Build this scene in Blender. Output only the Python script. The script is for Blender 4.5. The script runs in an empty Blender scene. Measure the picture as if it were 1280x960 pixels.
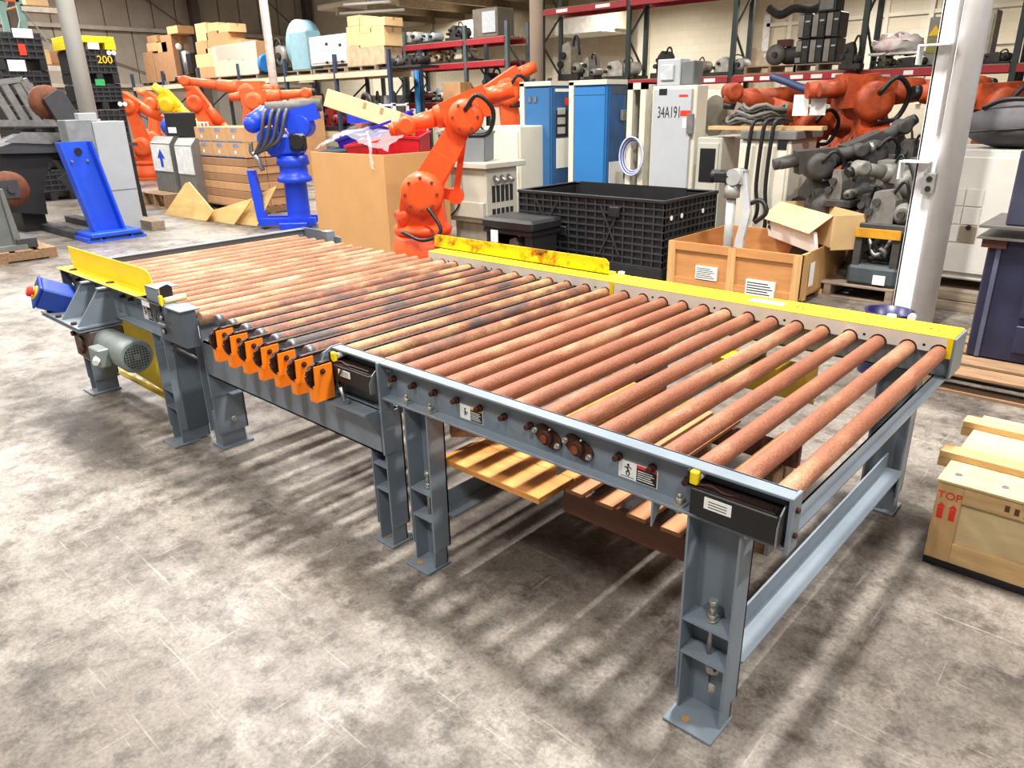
import bpy, math, random
from mathutils import Vector, Matrix
random.seed(7)
S = bpy.context.scene
COL = S.collection
# ------------------------------------------------------------------ camera
FPX, PITCH, ROLL, YAW, EYE = 918.17, math.radians(20.884), math.radians(-1.177), math.radians(42.523), 1.7
_f = Vector((-math.sin(YAW)*math.cos(PITCH), math.cos(YAW)*math.cos(PITCH), -math.sin(PITCH)))
_r0 = Vector((math.cos(YAW), math.sin(YAW), 0)); _u0 = _r0.cross(_f)
_r = math.cos(ROLL)*_r0 + math.sin(ROLL)*_u0
_u = -math.sin(ROLL)*_r0 + math.cos(ROLL)*_u0
cd = bpy.data.cameras.new('camera'); cam = bpy.data.objects.new('camera', cd); COL.objects.link(cam)
cd.sensor_width = 36; cd.lens = FPX*36/1280; cd.clip_start = .05; cd.clip_end = 200
m3 = Matrix((_r, _u, -_f)).transposed()
cam.matrix_world = Matrix.Translation((0, 0, EYE)) @ m3.to_4x4()
S.camera = cam
# ------------------------------------------------------------------ world, lamps, exposure
W = bpy.data.worlds.new('world'); S.world = W; W.use_nodes = True
W.node_tree.nodes['Background'].inputs[0].default_value = (1, .97, .93, 1)
W.node_tree.nodes['Background'].inputs[1].default_value = .15
vs = S.view_settings; vs.view_transform = 'Standard'; vs.look = 'None'; vs.gamma = 1; vs.use_curve_mapping = False
vs.exposure = .2
def high_bay(x, y, z, power, sx=.35, sy=1.1, col=(1, .965, .915)):
    l = bpy.data.lights.new('high_bay_light', 'AREA'); l.shape = 'RECTANGLE'; l.size = sx; l.size_y = sy
    l.energy = power; l.color = col; l.spread = math.radians(165)
    o = bpy.data.objects.new('high_bay_light', l); COL.objects.link(o); o.location = (x, y, z)
high_bay(-1.5, 3.5, 6.6, 520, .26, 1.0); high_bay(-6.0, 3.5, 6.6, 500, .26, 1.0)
high_bay(-1.8, -2.4, 6.6, 200); high_bay(-6.5, -2.2, 6.6, 220)
for hx in (-10.5, -15.5, -21, -27):
    high_bay(hx, -1.0, 6.6, 260, .6, 1.2); high_bay(hx, 4.6, 6.6, 370, .6, 1.2)
for hx, hp in ((-3, 130), (-8.5, 300), (-14, 440), (-20, 480), (-26, 480)): high_bay(hx, 10.2, 6.6, hp, .6, 1.2)
for hx in (-6, -12.5, -19, -26): high_bay(hx, 18.2, 4.5, 230, .5, 1.2)
high_bay(3.2, 3.4, 6.6, 430)
high_bay(2.8, -2.2, 6.6, 260)  # added lamp, fill light for the floor at the right

# ------------------------------------------------------------------ picture geometry to place things (pixel of the 1280x960 frame -> point)
def at(px, py, X=None, Y=None, Z=None):
    d = _f + (px-640)/FPX*_r - (py-480)/FPX*_u
    if X is not None: t = X/d.x
    elif Y is not None: t = Y/d.y
    else: t = (Z-EYE)/d.z
    return Vector((0, 0, EYE)) + d*t
def SX(px, Y, Z):      # X on the line (Y,Z) seen in pixel column px
    k = (px-640)/FPX; a = _r - k*_f
    return -(a.y*Y + a.z*(Z-EYE))/a.x
def SY(px, X, Z):
    k = (px-640)/FPX; a = _r - k*_f
    return -(a.x*X + a.z*(Z-EYE))/a.y
# ------------------------------------------------------------------ materials
def lin(h):
    h = h.lstrip('#'); o = []
    for i in (0, 2, 4):
        c = int(h[i:i+2], 16)/255; o.append(c/12.92 if c <= .04045 else ((c+.055)/1.055)**2.4)
    return (*o, 1)
MATS = {}
def mat(name, col, rough=.5, metal=0, var=.18, scale=6, bump=0, col2=None, lo=.35, hi=.7, stretch=None, alpha=1, emit=0, trans=0, rnd=False):
    if name in MATS: return MATS[name]
    m = bpy.data.materials.new(name); m.use_nodes = True; nt = m.node_tree; N = nt.nodes; L = nt.links
    b = N['Principled BSDF']; c = lin(col)
    b.inputs['Roughness'].default_value = rough; b.inputs['Metallic'].default_value = metal
    if alpha < 1: b.inputs['Alpha'].default_value = alpha
    if trans: b.inputs['Transmission Weight'].default_value = trans
    if emit:
        b.inputs['Emission Color'].default_value = c; b.inputs['Emission Strength'].default_value = emit
    tc = N.new('ShaderNodeTexCoord'); vec = tc.outputs['Object']
    if rnd:
        oi = N.new('ShaderNodeObjectInfo'); mu = N.new('ShaderNodeMath'); mu.operation = 'MULTIPLY'; mu.inputs[1].default_value = 37
        L.new(oi.outputs['Random'], mu.inputs[0]); ad = N.new('ShaderNodeVectorMath'); ad.operation = 'ADD'
        L.new(vec, ad.inputs[0]); L.new(mu.outputs[0], ad.inputs[1]); vec = ad.outputs[0]
    if stretch:
        mp = N.new('ShaderNodeMapping'); mp.inputs['Scale'].default_value = stretch; L.new(vec, mp.inputs[0]); vec = mp.outputs[0]
    n = N.new('ShaderNodeTexNoise'); n.inputs['Scale'].default_value = scale; n.inputs['Detail'].default_value = 6; n.inputs['Roughness'].default_value = .62
    L.new(vec, n.inputs[0])
    r = N.new('ShaderNodeValToRGB'); r.color_ramp.elements[0].position = lo; r.color_ramp.elements[1].position = hi
    c2 = lin(col2) if col2 else tuple(min(1, x*(1+var)) for x in c[:3])+(1,)
    c1 = c if col2 else tuple(x*(1-var) for x in c[:3])+(1,)
    r.color_ramp.elements[0].color = c1; r.color_ramp.elements[1].color = c2
    L.new(n.outputs[0], r.inputs[0]); L.new(r.outputs[0], b.inputs['Base Color'])
    if bump:
        bp = N.new('ShaderNodeBump'); bp.inputs['Strength'].default_value = bump; bp.inputs['Distance'].default_value = .01
        L.new(n.outputs[0], bp.inputs['Height']); L.new(bp.outputs[0], b.inputs['Normal'])
    MATS[name] = m; return m
GREY = mat('machine_grey_paint', '#75808a', .42, 0, .10, 5)
GREYD = mat('machine_grey_dark', '#4e565e', .5, 0, .12, 5)
GALV = mat('zinc_bolt', '#b9b6ac', .35, .7, .15, 30)
RUSTB = mat('rusty_bolt', '#4a2417', .75, .2, .35, 60)
YEL = mat('safety_yellow', '#f2d312', .5, 0, .07, 5)
YELW = mat('worn_yellow', '#efc80d', .5, 0, .07, 7, col2='#f2cf10')
WHP = mat('white_plastic', '#dedcd2', .45, 0, .06, 6)
ORG = mat('orange_bracket', '#f58212', .5, 0, .08, 9)
BLK = mat('black_paint', '#17181a', .45, 0, .3, 9)
BLKP = mat('black_plastic', '#1b1c1e', .5, 0, .2, 9)
CHAINM = mat('oily_chain', '#3a2219', .45, .5, .4, 40)
CAPM = mat('roller_cap_steel', '#6d6f72', .4, .5, .2, 20)
STEEL = mat('bare_steel', '#9a9a98', .4, .7, .2, 14)
PAPER = mat('white_label_paper', '#ecebe6', .7, 0, .03, 20)
INK = mat('black_ink', '#1c1c1c', .8, 0, .1, 20)
REDI = mat('red_ink', '#d8301c', .7, 0, .1, 20)
YELI = mat('yellow_ink', '#f0c015', .7, 0, .1, 20)
CARD = mat('cardboard', '#bd9164', .85, 0, .08, 5)
CARDL = mat('cardboard_light', '#d8b784', .85, 0, .08, 5)
CARDD = mat('cardboard_dark', '#9a7350', .85, 0, .1, 5)
TAPE = mat('packing_tape', '#b48a55', .35, 0, .1, 9)
PINE = mat('pine_wood', '#c9a673', .75, 0, .16, 3, stretch=(1, 9, 9), bump=.1)
PINEY = mat('pine_wood_along_y', '#d9b47e', .75, 0, .16, 3, stretch=(9, 1, 9), bump=.1)
PINEZ = mat('pine_wood_upright', '#c49f6c', .75, 0, .16, 3, stretch=(9, 9, 1), bump=.1)
PLY = mat('plywood', '#cdb68a', .75, 0, .13, 2.5, stretch=(1, 6, 6))
OLDW = mat('old_pallet_wood', '#8d6f52', .85, 0, .3, 4, stretch=(1, 8, 8), bump=.15)
OLDWG = mat('weathered_grey_wood', '#8a7a68', .85, 0, .3, 4, stretch=(1, 8, 8), bump=.15)
OROB = mat('robot_orange', '#f0501c', .42, 0, .1, 6)
OROBD = mat('robot_orange_dusty', '#c44a1c', .55, 0, .22, 7)
BROB = mat('robot_blue', '#1440d2', .42, 0, .12, 6)
GROB = mat('robot_grey', '#6a6864', .55, .1, .3, 8)
DARK = mat('dark_grime', '#2b2724', .7, .1, .4, 9)
# rollers: rust over bare pipe
def rust(name, a, b_, c_, p=(.3, .52, .75), sc=(6, 1.6, 6), rough=.62):
    m = bpy.data.materials.new(name); m.use_nodes = True; nt = m.node_tree; N = nt.nodes; L = nt.links
    bs = N['Principled BSDF']; bs.inputs['Roughness'].default_value = rough; bs.inputs['Metallic'].default_value = .15
    tc = N.new('ShaderNodeTexCoord'); oi = N.new('ShaderNodeObjectInfo'); mu = N.new('ShaderNodeMath'); mu.operation = 'MULTIPLY'; mu.inputs[1].default_value = 57
    L.new(oi.outputs['Random'], mu.inputs[0]); ad = N.new('ShaderNodeVectorMath'); ad.operation = 'ADD'
    L.new(tc.outputs['Object'], ad.inputs[0]); L.new(mu.outputs[0], ad.inputs[1])
    mp = N.new('ShaderNodeMapping'); mp.inputs['Scale'].default_value = sc; L.new(ad.outputs[0], mp.inputs[0])
    n1 = N.new('ShaderNodeTexNoise'); n1.inputs['Scale'].default_value = 1.3; n1.inputs['Detail'].default_value = 5; n1.inputs['Roughness'].default_value = .65; L.new(mp.outputs[0], n1.inputs[0])
    n2 = N.new('ShaderNodeTexNoise'); n2.inputs['Scale'].default_value = 160; n2.inputs['Detail'].default_value = 2; L.new(ad.outputs[0], n2.inputs[0])
    r = N.new('ShaderNodeValToRGB'); e = r.color_ramp.elements; e[0].position = p[0]; e[0].color = lin(a); e[1].position = p[2]; e[1].color = lin(c_)
    k = e.new(p[1]); k.color = lin(b_)
    L.new(n1.outputs[0], r.inputs[0])
    mx = N.new('ShaderNodeMix'); mx.data_type = 'RGBA'; mx.blend_type = 'OVERLAY'; mx.inputs[0].default_value = .3
    L.new(r.outputs[0], mx.inputs[6]); r2 = N.new('ShaderNodeValToRGB'); r2.color_ramp.elements[0].position = .3; r2.color_ramp.elements[1].position = .7
    L.new(n2.outputs[0], r2.inputs[0]); L.new(r2.outputs[0], mx.inputs[7]); L.new(mx.outputs[2], bs.inputs['Base Color'])
    bp = N.new('ShaderNodeBump'); bp.inputs['Strength'].default_value = .25; bp.inputs['Distance'].default_value = .004; L.new(n2.outputs[0], bp.inputs['Height']); L.new(bp.outputs[0], bs.inputs['Normal'])
    MATS[name] = m; return m
RUSTA = rust('rust_brown', '#7a4a35', '#8c573e', '#b58c6c')
RUSTBB = rust('rust_mottled', '#453c3a', '#80503a', '#ad8a60', (.36, .5, .66), (5, 2.6, 5))
RUSTC = rust('rust_pinkish', '#7a503c', '#966849', '#c0a488', (.3, .5, .72), (6, 2.2, 6))

# ------------------------------------------------------------------ mesh builder
class MB:
    def __init__(s): s.v = []; s.f = []; s.sm = []
    def add(s, vs, fs, smooth=False):
        n = len(s.v); s.v += [Vector(v) for v in vs]
        for i, f in enumerate(fs):
            s.f.append([n+k for k in f]); s.sm.append(smooth[i] if isinstance(smooth, list) else smooth)
        return s
    def box(s, x0, x1, y0, y1, z0, z1, b=0, M=None):
        if x0 > x1: x0, x1 = x1, x0
        if y0 > y1: y0, y1 = y1, y0
        if z0 > z1: z0, z1 = z1, z0
        if not b:
            v = [(x, y, z) for z in (z0, z1) for y in (y0, y1) for x in (x0, x1)]
            f = [(0, 2, 3, 1), (4, 5, 7, 6), (0, 1, 5, 4), (1, 3, 7, 5), (3, 2, 6, 7), (2, 0, 4, 6)]
        else:
            b = min(b, (x1-x0)*.45, (y1-y0)*.45, (z1-z0)*.45); v = []; idx = {}
            for iz, z in ((0, z0), (1, z1)):
                for iy, y in ((0, y0), (1, y1)):
                    for ix, x in ((0, x0), (1, x1)):
                        dx, dy, dz = (b, -b)[ix], (b, -b)[iy], (b, -b)[iz]
                        for ax, p in (('x', (x, y+dy, z+dz)), ('y', (x+dx, y, z+dz)), ('z', (x+dx, y+dy, z))):
                            idx[(ix, iy, iz, ax)] = len(v); v.append(p)
            f = []; I = lambda a, b_, c, ax: idx[(a, b_, c, ax)]
            f.append((I(0,0,0,'x'), I(0,0,1,'x'), I(0,1,1,'x'), I(0,1,0,'x'))); f.append((I(1,0,0,'x'), I(1,1,0,'x'), I(1,1,1,'x'), I(1,0,1,'x')))
            f.append((I(0,0,0,'y'), I(1,0,0,'y'), I(1,0,1,'y'), I(0,0,1,'y'))); f.append((I(0,1,0,'y'), I(0,1,1,'y'), I(1,1,1,'y'), I(1,1,0,'y')))
            f.append((I(0,0,0,'z'), I(0,1,0,'z'), I(1,1,0,'z'), I(1,0,0,'z'))); f.append((I(0,0,1,'z'), I(1,0,1,'z'), I(1,1,1,'z'), I(0,1,1,'z')))
            for a in (0, 1):
                for c in (0, 1):
                    f.append((I(0,a,c,'y'), I(1,a,c,'y'), I(1,a,c,'z'), I(0,a,c,'z')))
                    f.append((I(a,0,c,'x'), I(a,1,c,'x'), I(a,1,c,'z'), I(a,0,c,'z')))
                    f.append((I(a,c,0,'x'), I(a,c,1,'x'), I(a,c,1,'y'), I(a,c,0,'y')))
                    for d in (0, 1): f.append((I(a,c,d,'x'), I(a,c,d,'y'), I(a,c,d,'z')))
        if M: v = [M @ Vector(p) for p in v]
        return s.add(v, f)
    def bar(s, p0, p1, w, h=None, up=(0, 0, 1), w2=None, h2=None):      # rectangular bar, tapering if w2/h2
        p0, p1 = Vector(p0), Vector(p1); h = h or w; w2 = w if w2 is None else w2; h2 = h if h2 is None else h2
        d = (p1-p0).normalized(); up = Vector(up)
        if abs(d.dot(up)) > .98: up = Vector((0, 1, 0))
        a = d.cross(up).normalized(); c = a.cross(d)
        v = []
        for p, ww, hh in ((p0, w, h), (p1, w2, h2)):
            for sx, sz in ((-1, -1), (1, -1), (1, 1), (-1, 1)): v.append(p + a*sx*ww/2 + c*sz*hh/2)
        return s.add(v, [(3, 2, 1, 0), (4, 5, 6, 7), (0, 1, 5, 4), (1, 2, 6, 5), (2, 3, 7, 6), (3, 0, 4, 7)])
    def cyl(s, p0, p1, r0, r1=None, n=14, cap=True):
        p0, p1 = Vector(p0), Vector(p1); r1 = r0 if r1 is None else r1
        d = (p1-p0).normalized(); up = Vector((0, 0, 1)) if abs(d.z) < .95 else Vector((1, 0, 0))
        a = d.cross(up).normalized(); c = d.cross(a); v = []
        for p, r in ((p0, r0), (p1, r1)):
            for i in range(n):
                t = 2*math.pi*i/n; v.append(p + a*math.cos(t)*r + c*math.sin(t)*r)
        f = [(i, (i+1) % n, n+(i+1) % n, n+i) for i in range(n)]; sm = [True]*n
        if cap: f += [tuple(range(n-1, -1, -1)), tuple(range(n, 2*n))]; sm += [False, False]
        return s.add(v, f, sm)
    def lathe(s, prof, c=(0, 0, 0), n=16, axis='Z', cap=True):          # prof: (radius, height)
        v = []; f = []; c = Vector(c)
        for r, h in prof:
            for i in range(n):
                t = 2*math.pi*i/n; a, b_ = r*math.cos(t), r*math.sin(t)
                v.append(c + Vector({'Z': (a, b_, h), 'X': (h, a, b_), 'Y': (b_, h, a)}[axis]))
        m = len(prof)
        for j in range(m-1):
            for i in range(n): f.append((j*n+i, j*n+(i+1) % n, (j+1)*n+(i+1) % n, (j+1)*n+i))
        sm = [True]*len(f)
        if cap: f += [tuple(range(n-1, -1, -1)), tuple(range((m-1)*n, m*n))]; sm += [False, False]
        return s.add(v, f, sm)
    def tube(s, pts, r, n=7, closed=False):
        pts = [Vector(p) for p in pts]; v = []; f = []
        if not closed and 3 <= len(pts) <= 8:      # smooth through the points
            q = [pts[0]*2-pts[1]]+pts+[pts[-1]*2-pts[-2]]; o = []
            for i in range(1, len(q)-2):
                for k in range(5):
                    t = k/5; a, b_, c, d = q[i-1], q[i], q[i+1], q[i+2]
                    o.append(.5*((2*b_)+(c-a)*t+(2*a-5*b_+4*c-d)*t*t+(3*b_-a-3*c+d)*t**3))
            pts = o+[pts[-1]]
        m = len(pts); pa = None
        for i, p in enumerate(pts):
            q = pts[(i+1) % m] if (i < m-1 or closed) else p; o = pts[i-1] if (i > 0 or closed) else p
            d = (q-o).normalized(); up = Vector((0, 0, 1)) if abs(d.z) < .9 else Vector((1, .2, 0))
            a = d.cross(up).normalized() if pa is None else (pa-d*pa.dot(d)).normalized(); pa = a; c = d.cross(a)
            for k in range(n):
                t = 2*math.pi*k/n; v.append(p + a*math.cos(t)*r + c*math.sin(t)*r)
        for i in range(m if closed else m-1):
            j = (i+1) % m
            for k in range(n): f.append((i*n+k, i*n+(k+1) % n, j*n+(k+1) % n, j*n+k))
        sm = [True]*len(f)
        if not closed: f += [tuple(range(n-1, -1, -1)), tuple(range((m-1)*n, m*n))]; sm += [False, False]
        return s.add(v, f, sm)
    def prism(s, poly, e0, e1, plane='XZ'):     # outline in a plane, extruded along the third axis from e0 to e1
        g = {'XZ': lambda p, e: (p[0], e, p[1]), 'YZ': lambda p, e: (e, p[0], p[1]), 'XY': lambda p, e: (p[0], p[1], e)}[plane]
        n = len(poly); v = [g(p, e0) for p in poly] + [g(p, e1) for p in poly]
        f = [tuple(range(n-1, -1, -1)), tuple(range(n, 2*n))] + [(i, (i+1) % n, n+(i+1) % n, n+i) for i in range(n)]
        return s.add(v, f)
    def ball(s, c, r, n=12, m=8, sc=(1, 1, 1)):
        c = Vector(c); v = [c+Vector((0, 0, -r*sc[2]))]; f = []
        for j in range(1, m):
            t = math.pi*j/m
            for i in range(n):
                a = 2*math.pi*i/n; v.append(c+Vector((r*sc[0]*math.sin(t)*math.cos(a), r*sc[1]*math.sin(t)*math.sin(a), -r*sc[2]*math.cos(t))))
        v.append(c+Vector((0, 0, r*sc[2])))
        for i in range(n): f.append((0, 1+(i+1) % n, 1+i)); f.append((len(v)-1, len(v)-1-n+i, len(v)-1-n+(i+1) % n))
        for j in range(m-2):
            for i in range(n): f.append((1+j*n+i, 1+j*n+(i+1) % n, 1+(j+1)*n+(i+1) % n, 1+(j+1)*n+i))
        return s.add(v, f, True)
    def xf(s, M):
        s.v = [M @ p for p in s.v]; return s
    def jitter(s, a, seed=1):
        rr = random.Random(seed); k = {}
        for i, p in enumerate(s.v):
            q = (round(p.x, 4), round(p.y, 4), round(p.z, 4))
            if q not in k: k[q] = Vector((rr.uniform(-a, a), rr.uniform(-a, a), rr.uniform(-a, a)))
            s.v[i] = p + k[q]
        return s
    def mesh(s, name, o=Vector((0, 0, 0))):
        me = bpy.data.meshes.new(name); me.from_pydata([tuple(p-o) for p in s.v], [], s.f); me.polygons.foreach_set('use_smooth', s.sm)
        me.update()
        import bmesh as _bm
        b = _bm.new(); b.from_mesh(me); _bm.ops.recalc_face_normals(b, faces=b.faces); b.to_mesh(me); b.free()
        return me
    def build(s, name, m, parent=None, label=None):
        if parent is None:
            lo = [min(p[i] for p in s.v) for i in range(3)]; hi = [max(p[i] for p in s.v) for i in range(3)]
            og = Vector(((lo[0]+hi[0])/2, (lo[1]+hi[1])/2, lo[2]))
        else: og = ORIG[parent.name]
        o = bpy.data.objects.new(name, s.mesh(name, og)); COL.objects.link(o); o.data.materials.append(m)
        if parent is None: o.location = og
        else: o.parent = parent
        ORIG[o.name] = og
        if label: o['label'] = label
        return o
ORIG = {}
def tag(o, label, cat=None, group=None, kind=None):
    if label: o['label'] = label
    if cat: o['category'] = cat
    if group: o['group'] = group
    if kind: o['kind'] = kind
    return o
def thing(name, label, cat, loc=(0, 0, 0), rz=0, group=None, local=False):
    o = bpy.data.objects.new(name, None); COL.objects.link(o); o.empty_display_size = .1; o.location = loc; o.rotation_euler = (0, 0, rz)
    ORIG[o.name] = Vector((0, 0, 0)) if local else Vector(loc)
    return tag(o, label, cat, group)
def struct(o): o['kind'] = 'structure'; return o
def inst(src, parent, pos):                # a copy of a part sharing its mesh
    o = src.copy(); COL.objects.link(o); o.parent = parent; o.location = Vector(pos) - ORIG[parent.name]; ORIG[o.name] = ORIG[parent.name]; return o
def part_at(mb, name, m, parent, pos):     # part with its own origin, geometry around (0,0,0)
    o = bpy.data.objects.new(name, mb.mesh(name)); COL.objects.link(o); o.data.materials.append(m); o.parent = parent
    o.location = Vector(pos) - ORIG[parent.name]; ORIG[o.name] = Vector((0, 0, 0)); return o
def dup(root, loc, rz=None, label=None, group=None):
    r = root.copy(); COL.objects.link(r); r.location = loc
    if rz is not None: r.rotation_euler = (0, 0, rz)
    if label: r['label'] = label
    if group: r['group'] = group
    ORIG[r.name] = ORIG[root.name]
    for ch in list(root.children):
        c = ch.copy(); COL.objects.link(c); c.parent = r
        for g in ch.children:
            d = g.copy(); COL.objects.link(d); d.parent = c
    return r
def text(s, size, m, parent, pos, right, up, name='lettering', thick=.0008, sx=1):   # flat print standing proud by a hair
    cu = bpy.data.curves.new('t', 'FONT'); cu.body = s; cu.size = size; cu.extrude = thick; cu.align_x = 'CENTER'; cu.align_y = 'CENTER'
    to = bpy.data.objects.new('t', cu); COL.objects.link(to)
    dg = bpy.context.evaluated_depsgraph_get(); me = bpy.data.meshes.new_from_object(to.evaluated_get(dg)); bpy.data.objects.remove(to)
    r, u = Vector(right).normalized(), Vector(up).normalized(); n = r.cross(u)
    R = Matrix((r*sx, u, n)).transposed().to_4x4(); R.translation = Vector(pos)
    me.transform(Matrix.Translation(-ORIG[parent.name]) @ R); me.materials.clear(); me.materials.append(m)
    o = bpy.data.objects.new(name, me); COL.objects.link(o); o.parent = parent; ORIG[o.name] = ORIG[parent.name]; return o
def hexnut(p, d, r, h):
    p = Vector(p); return MB().cyl(p, p+Vector(d)*h, r, n=6)
# ------------------------------------------------------------------ setting
def floor_mat():
    m = bpy.data.materials.new('stained_concrete'); m.use_nodes = True; nt = m.node_tree; N = nt.nodes; L = nt.links; b = N['Principled BSDF']
    tc = N.new('ShaderNodeTexCoord')
    def noise(sc, det, ro, stretch=None, dist=0):
        n = N.new('ShaderNodeTexNoise'); n.inputs['Scale'].default_value = sc; n.inputs['Detail'].default_value = det; n.inputs['Roughness'].default_value = ro; n.inputs['Distortion'].default_value = dist
        if stretch:
            mp = N.new('ShaderNodeMapping'); mp.inputs['Scale'].default_value = stretch[:3]; mp.inputs['Rotation'].default_value = (0, 0, stretch[3]); L.new(tc.outputs['Object'], mp.inputs[0]); L.new(mp.outputs[0], n.inputs[0])
        else: L.new(tc.outputs['Object'], n.inputs[0])
        return n
    def ramp(n, a, b_, pa, pb):
        r = N.new('ShaderNodeValToRGB'); r.color_ramp.elements[0].position = pa; r.color_ramp.elements[1].position = pb; r.color_ramp.elements[0].color = lin(a); r.color_ramp.elements[1].color = lin(b_); L.new(n.outputs[0], r.inputs[0]); return r
    def mix(a, b_, fac, mode='MULTIPLY'):
        x = N.new('ShaderNodeMix'); x.data_type = 'RGBA'; x.blend_type = mode; L.new(a.outputs[0] if a.bl_idname != 'ShaderNodeMix' else a.outputs[2], x.inputs[6]); L.new(b_.outputs[0], x.inputs[7])
        if isinstance(fac, (int, float)): x.inputs[0].default_value = fac
        else: L.new(fac.outputs[0], x.inputs[0])
        return x
    base = ramp(noise(.6, 7, .6), '#766e66', '#a7a199', .36, .64)
    st = ramp(noise(1.7, 12, .70), '#6d645b', '#ffffff', .40, .56)
    sp = ramp(noise(9, 10, .76), '#6a5f55', '#ffffff', .38, .51)
    fine = ramp(noise(90, 4, .7), '#b5aca2', '#ffffff', .35, .6)
    scr = ramp(noise(3.2, 4, .55, (1, 22, 1, .55)), '#000000', '#ffffff', .64, .76)
    scr2 = ramp(noise(2.6, 4, .55, (26, 1, 1, .2)), '#000000', '#ffffff', .66, .78)
    lt = N.new('ShaderNodeRGB'); lt.outputs[0].default_value = lin('#d9d0c2')
    x = mix(base, st, .7); x = mix(x, sp, .62); x = mix(x, fine, .7)
    mm = N.new('ShaderNodeMath'); mm.operation = 'ADD'; L.new(scr.outputs[0], mm.inputs[0]); L.new(scr2.outputs[0], mm.inputs[1])
    m2 = N.new('ShaderNodeMath'); m2.operation = 'MULTIPLY'; m2.inputs[1].default_value = .28; m2.use_clamp = True; L.new(mm.outputs[0], m2.inputs[0])
    x = mix(x, lt, m2, 'MIX')
    # dirty track along the machine, where oil and grime have dripped
    L.new(x.outputs[2], b.inputs['Base Color'])
    rr = N.new('ShaderNodeMapRange'); rr.inputs[3].default_value = .62; rr.inputs[4].default_value = .34; L.new(st.outputs[0], rr.inputs[0]); L.new(rr.outputs[0], b.inputs['Roughness'])
    bp = N.new('ShaderNodeBump'); bp.inputs['Strength'].default_value = .12; bp.inputs['Distance'].default_value = .01; L.new(sp.outputs[0], bp.inputs['Height']); L.new(bp.outputs[0], b.inputs['Normal'])
    return m
fl = struct(MB().box(-32, 7, -5, 22, -.15, 0).build('floor', floor_mat()))
# concrete crack lines (thin sunk strips)
CRK = mat('floor_crack', '#b9ae9e', .9, 0, .2, 20)
XL, YB = -31.0, 21.0
WALLT = mat('wall_panel_tan', '#a2978a', .7, 0, .12, 1.2)
WALLD = mat('wall_steel_brown', '#5d4f45', .7, 0, .2, 2)
GIRT = mat('wall_girt', '#b3a99b', .6, 0, .15, 2)
wl = struct(MB().box(XL-.3, XL-.05, -5, YB, 0, 9).build('wall_left', mat('wall_joint_dark', '#6f665c', .8)))
y = -4.9
while y < YB-.1:
    for z0, z1 in ((.02, 2.55), (2.6, 4.5), (4.55, 8.9)):
        MB().box(XL-.05, XL, y, min(y+.86, YB), z0, z1, .012).build('panel', WALLT, wl)
    y += .9
for z in (2.55, 4.5, 6.3): MB().box(XL, XL+.18, -5, YB, z, z+.13).build('girt', GIRT, wl)
for yy in (2.2, 9.0, 15.4, 20.6): MB().box(XL, XL+.35, yy, yy+.3, 0, 9).build('wall_column', WALLD, wl)
for y0, y1 in ((9.2, 15.4), (15.6, 20.6)): MB().bar((XL+.1, y0, 4.4), (XL+.1, y1, 2.4), .03).bar((XL+.1, y0, 8.5), (XL+.1, y1, 4.6), .03).build('wall_brace', WALLD, wl)
def block_mat():
    m = bpy.data.materials.new('cream_block_wall'); m.use_nodes = True; N = m.node_tree.nodes; L = m.node_tree.links; b = N['Principled BSDF']; b.inputs['Roughness'].default_value = .75
    tc = N.new('ShaderNodeTexCoord'); sp = N.new('ShaderNodeSeparateXYZ'); cb = N.new('ShaderNodeCombineXYZ'); L.new(tc.outputs['Object'], sp.inputs[0]); L.new(sp.outputs[0], cb.inputs[0]); L.new(sp.outputs[2], cb.inputs[1])
    br = N.new('ShaderNodeTexBrick'); br.inputs['Scale'].default_value = 1; br.inputs['Brick Width'].default_value = .4; br.inputs['Row Height'].default_value = .2; br.inputs['Mortar Size'].default_value = .006
    br.inputs['Color1'].default_value = lin('#ddd3bc'); br.inputs['Color2'].default_value = lin('#d6cbb3'); br.inputs['Mortar'].default_value = lin('#cec3ab'); L.new(cb.outputs[0], br.inputs[0]); L.new(br.outputs[0], b.inputs['Base Color'])
    return m
wb = struct(MB().box(XL, 7, YB, YB+.3, 0, 8).build('wall_back', block_mat()))
CREAM = mat('cream_paint', '#ded6c3', .6, 0, .08, 2)
for x in (-27.2, -23.5, -20.2, -16.9, -13.6, -10.3, -7, -3.7): MB().box(x, x+.32, YB-.22, YB, 0, 7.5).build('pilaster', CREAM, wb)
for z, x0, x1 in ((2.75, -9.6, -3.6), (3.5, -9.6, -3.6)): MB().box(x0, x1, YB-.08, YB, z, z+.09).build('wall_rail', CREAM, wb)
for x in (-9.0, -7.8, -6.6, -5.6): MB().box(x, x+.1, YB-.1, YB, 1.5, 5.5).build('wall_stud', CREAM, wb)
# low ceiling over the rear aisle with joists, and the high roof over the hall
ce = struct(MB().box(-24, 7, 16.6, YB, 4.85, 5.0).build('ceiling', mat('rear_ceiling', '#cdbfa6', .8, 0, .1, 1)))
for x in [-23+1.6*i for i in range(18)]: MB().box(x, x+.16, 16.6, YB, 4.6, 4.85).build('joist', mat('joist_tan', '#a6977f', .8), ce)
rf = struct(MB().box(-32, 7, -5, 16.6, 8.6, 8.8).build('ceiling', mat('roof_deck', '#8d8579', .8, 0, .1, 1)))
for x in [-30+3.0*i for i in range(12)]: MB().box(x, x+.2, -5, 16.6, 8.2, 8.6).build('roof_beam', WALLD, rf)

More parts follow.
